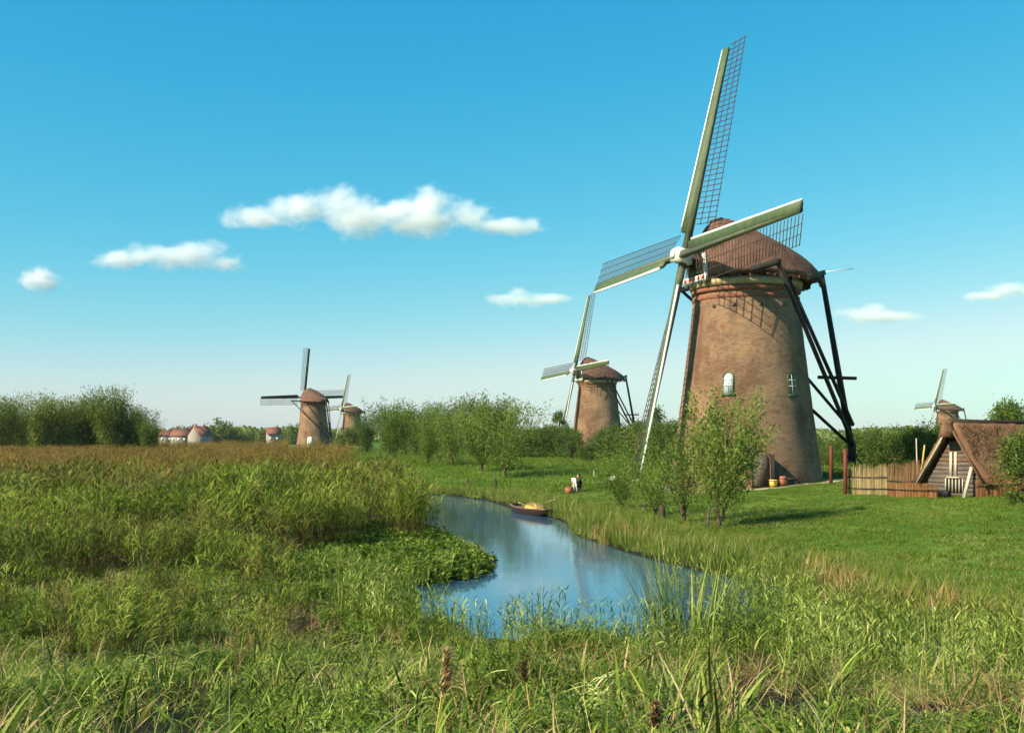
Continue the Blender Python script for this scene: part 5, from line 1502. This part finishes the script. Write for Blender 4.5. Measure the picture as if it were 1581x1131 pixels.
# ------------------------------------------------------------------ clouds
CLD = 1500.0
def cloud(blobs, label, seed, dens=.07, edge=1.0):
    k = CLD / F
    cx_ = sum(b[0] for b in blobs) / len(blobs); cy_ = sum(b[1] for b in blobs) / len(blobs)
    o0 = Vector(((cx_ - CX) * k, CLD, EYE + (CY - cy_) * k))
    import bmesh
    bm = bmesh.new()
    B = []
    for bx, by, rx, ry in blobs:
        B.append((Vector(((bx - cx_) * k, 0, (cy_ - by) * k)), Vector((rx * k, max(rx * .55, ry) * k, ry * k))))
    for p, s in B:
        for i in range(8):
            for j in range(12):
                th = math.pi * (i + .5) / 8; ph = 2 * math.pi * j / 12
                bm.verts.new(p + Vector((s.x * math.sin(th) * math.cos(ph), s.y * math.sin(th) * math.sin(ph), s.z * math.cos(th))) * 1.35)
    bmesh.ops.convex_hull(bm, input=bm.verts)
    for v in [v for v in bm.verts if not v.link_faces]: bm.verts.remove(v)
    me = bpy.data.meshes.new('cloud'); bm.to_mesh(me); bm.free()
    m, nt, n, l, out = newmat('cloud_vapour')
    tc = n.new('ShaderNodeTexCoord')
    nz = n.new('ShaderNodeTexNoise'); nz.inputs['Scale'].default_value = .042; nz.inputs['Detail'].default_value = 7; nz.inputs['Roughness'].default_value = .66
    mp = n.new('ShaderNodeMapping'); mp.inputs['Location'].default_value = (seed * 31.7, seed * 11.3, seed * 5.1); mp.inputs['Scale'].default_value = (.8, .8, 1.15)
    l.new(tc.outputs['Object'], mp.inputs['Vector']); l.new(mp.outputs[0], nz.inputs['Vector'])
    cur = None
    for p, s in B:
        a = n.new('ShaderNodeVectorMath'); a.operation = 'SUBTRACT'; a.inputs[1].default_value = p; l.new(tc.outputs['Object'], a.inputs[0])
        d = n.new('ShaderNodeVectorMath'); d.operation = 'DIVIDE'; d.inputs[1].default_value = s; l.new(a.outputs[0], d.inputs[0])
        ln = n.new('ShaderNodeVectorMath'); ln.operation = 'LENGTH'; l.new(d.outputs[0], ln.inputs[0])
        sb = n.new('ShaderNodeMath'); sb.operation = 'SUBTRACT'; sb.inputs[0].default_value = 1.0; l.new(ln.outputs['Value'], sb.inputs[1])
        if cur is None: cur = sb.outputs[0]
        else:
            mx = n.new('ShaderNodeMath'); mx.operation = 'SMOOTH_MAX'; mx.inputs[2].default_value = .25; l.new(cur, mx.inputs[0]); l.new(sb.outputs[0], mx.inputs[1]); cur = mx.outputs[0]
    nn_ = n.new('ShaderNodeMath'); nn_.operation = 'MULTIPLY_ADD'; nn_.inputs[1].default_value = 2.3 * edge; nn_.inputs[2].default_value = -1.22 * edge; l.new(nz.outputs['Fac'], nn_.inputs[0])
    ad = n.new('ShaderNodeMath'); ad.operation = 'ADD'; l.new(cur, ad.inputs[0]); l.new(nn_.outputs[0], ad.inputs[1])
    mr = n.new('ShaderNodeMapRange'); mr.interpolation_type = 'SMOOTHSTEP'; mr.inputs['From Min'].default_value = -.12; mr.inputs['From Max'].default_value = 1.0
    mr.inputs['To Min'].default_value = 0; mr.inputs['To Max'].default_value = dens; l.new(ad.outputs[0], mr.inputs['Value'])
    pv = n.new('ShaderNodeVolumePrincipled'); pv.inputs['Color'].default_value = (1, 1, 1, 1); pv.inputs['Anisotropy'].default_value = 0.0
    l.new(mr.outputs[0], pv.inputs['Density']); l.new(pv.outputs[0], out.inputs['Volume'])
    me.materials.append(m)
    o = tag(link('cloud', me), label, 'cloud', 'fair-weather clouds'); o.location = o0
    return o
cloud([(395, 335, 60, 20), (460, 322, 55, 30), (530, 318, 55, 34), (560, 338, 70, 30), (610, 328, 60, 24), (660, 318, 42, 34), (650, 342, 75, 26), (720, 330, 50, 22), (785, 350, 60, 16)], 'largest long white cloud high over the reeds', 1)
cloud([(185, 402, 45, 19), (225, 394, 42, 22), (270, 397, 55, 21), (310, 394, 50, 23), (345, 405, 38, 15)], 'flat-based white cloud below and left of the largest one', 2)
cloud([(66, 433, 44, 17), (66, 424, 22, 16)], 'smallest round white cloud at the photo edge above the dark willows', 3, .13)
cloud([(800, 463, 55, 14), (797, 452, 20, 12), (850, 461, 42, 10)], 'small thin cloud just above the upper sail of the middle windmill', 4, .07)
cloud([(1330, 485, 48, 14), (1370, 488, 58, 12), (1352, 478, 26, 13)], 'thin white cloud right of the large windmill tail', 5, .07)
cloud([(1555, 449, 36, 17), (1520, 456, 48, 8), (1590, 451, 34, 15)], 'white cloud cut by the photo edge above the barn', 6, .07)

# ------------------------------------------------------------------ thin summer haze
hm, hnt, hn, hl, hout = newmat('haze_air')
hv = hn.new('ShaderNodeVolumePrincipled'); hv.inputs['Color'].default_value = (.82, .93, 1.0, 1); hv.inputs['Density'].default_value = .00005
hl.new(hv.outputs[0], hout.inputs['Volume'])
mb = MB(); mb.add([(sx * 13500, sy, z) for z in (-2.2, 36) for sx, sy in ((-1, -60), (1, -60), (1, 6100), (-1, 6100))], [(3, 2, 1, 0), (4, 5, 6, 7), (0, 1, 5, 4), (1, 2, 6, 5), (2, 3, 7, 6), (3, 0, 4, 7)])
tag(mb.obj('haze', hm), 'thin pale summer haze over the polder', 'haze', kind='stuff')
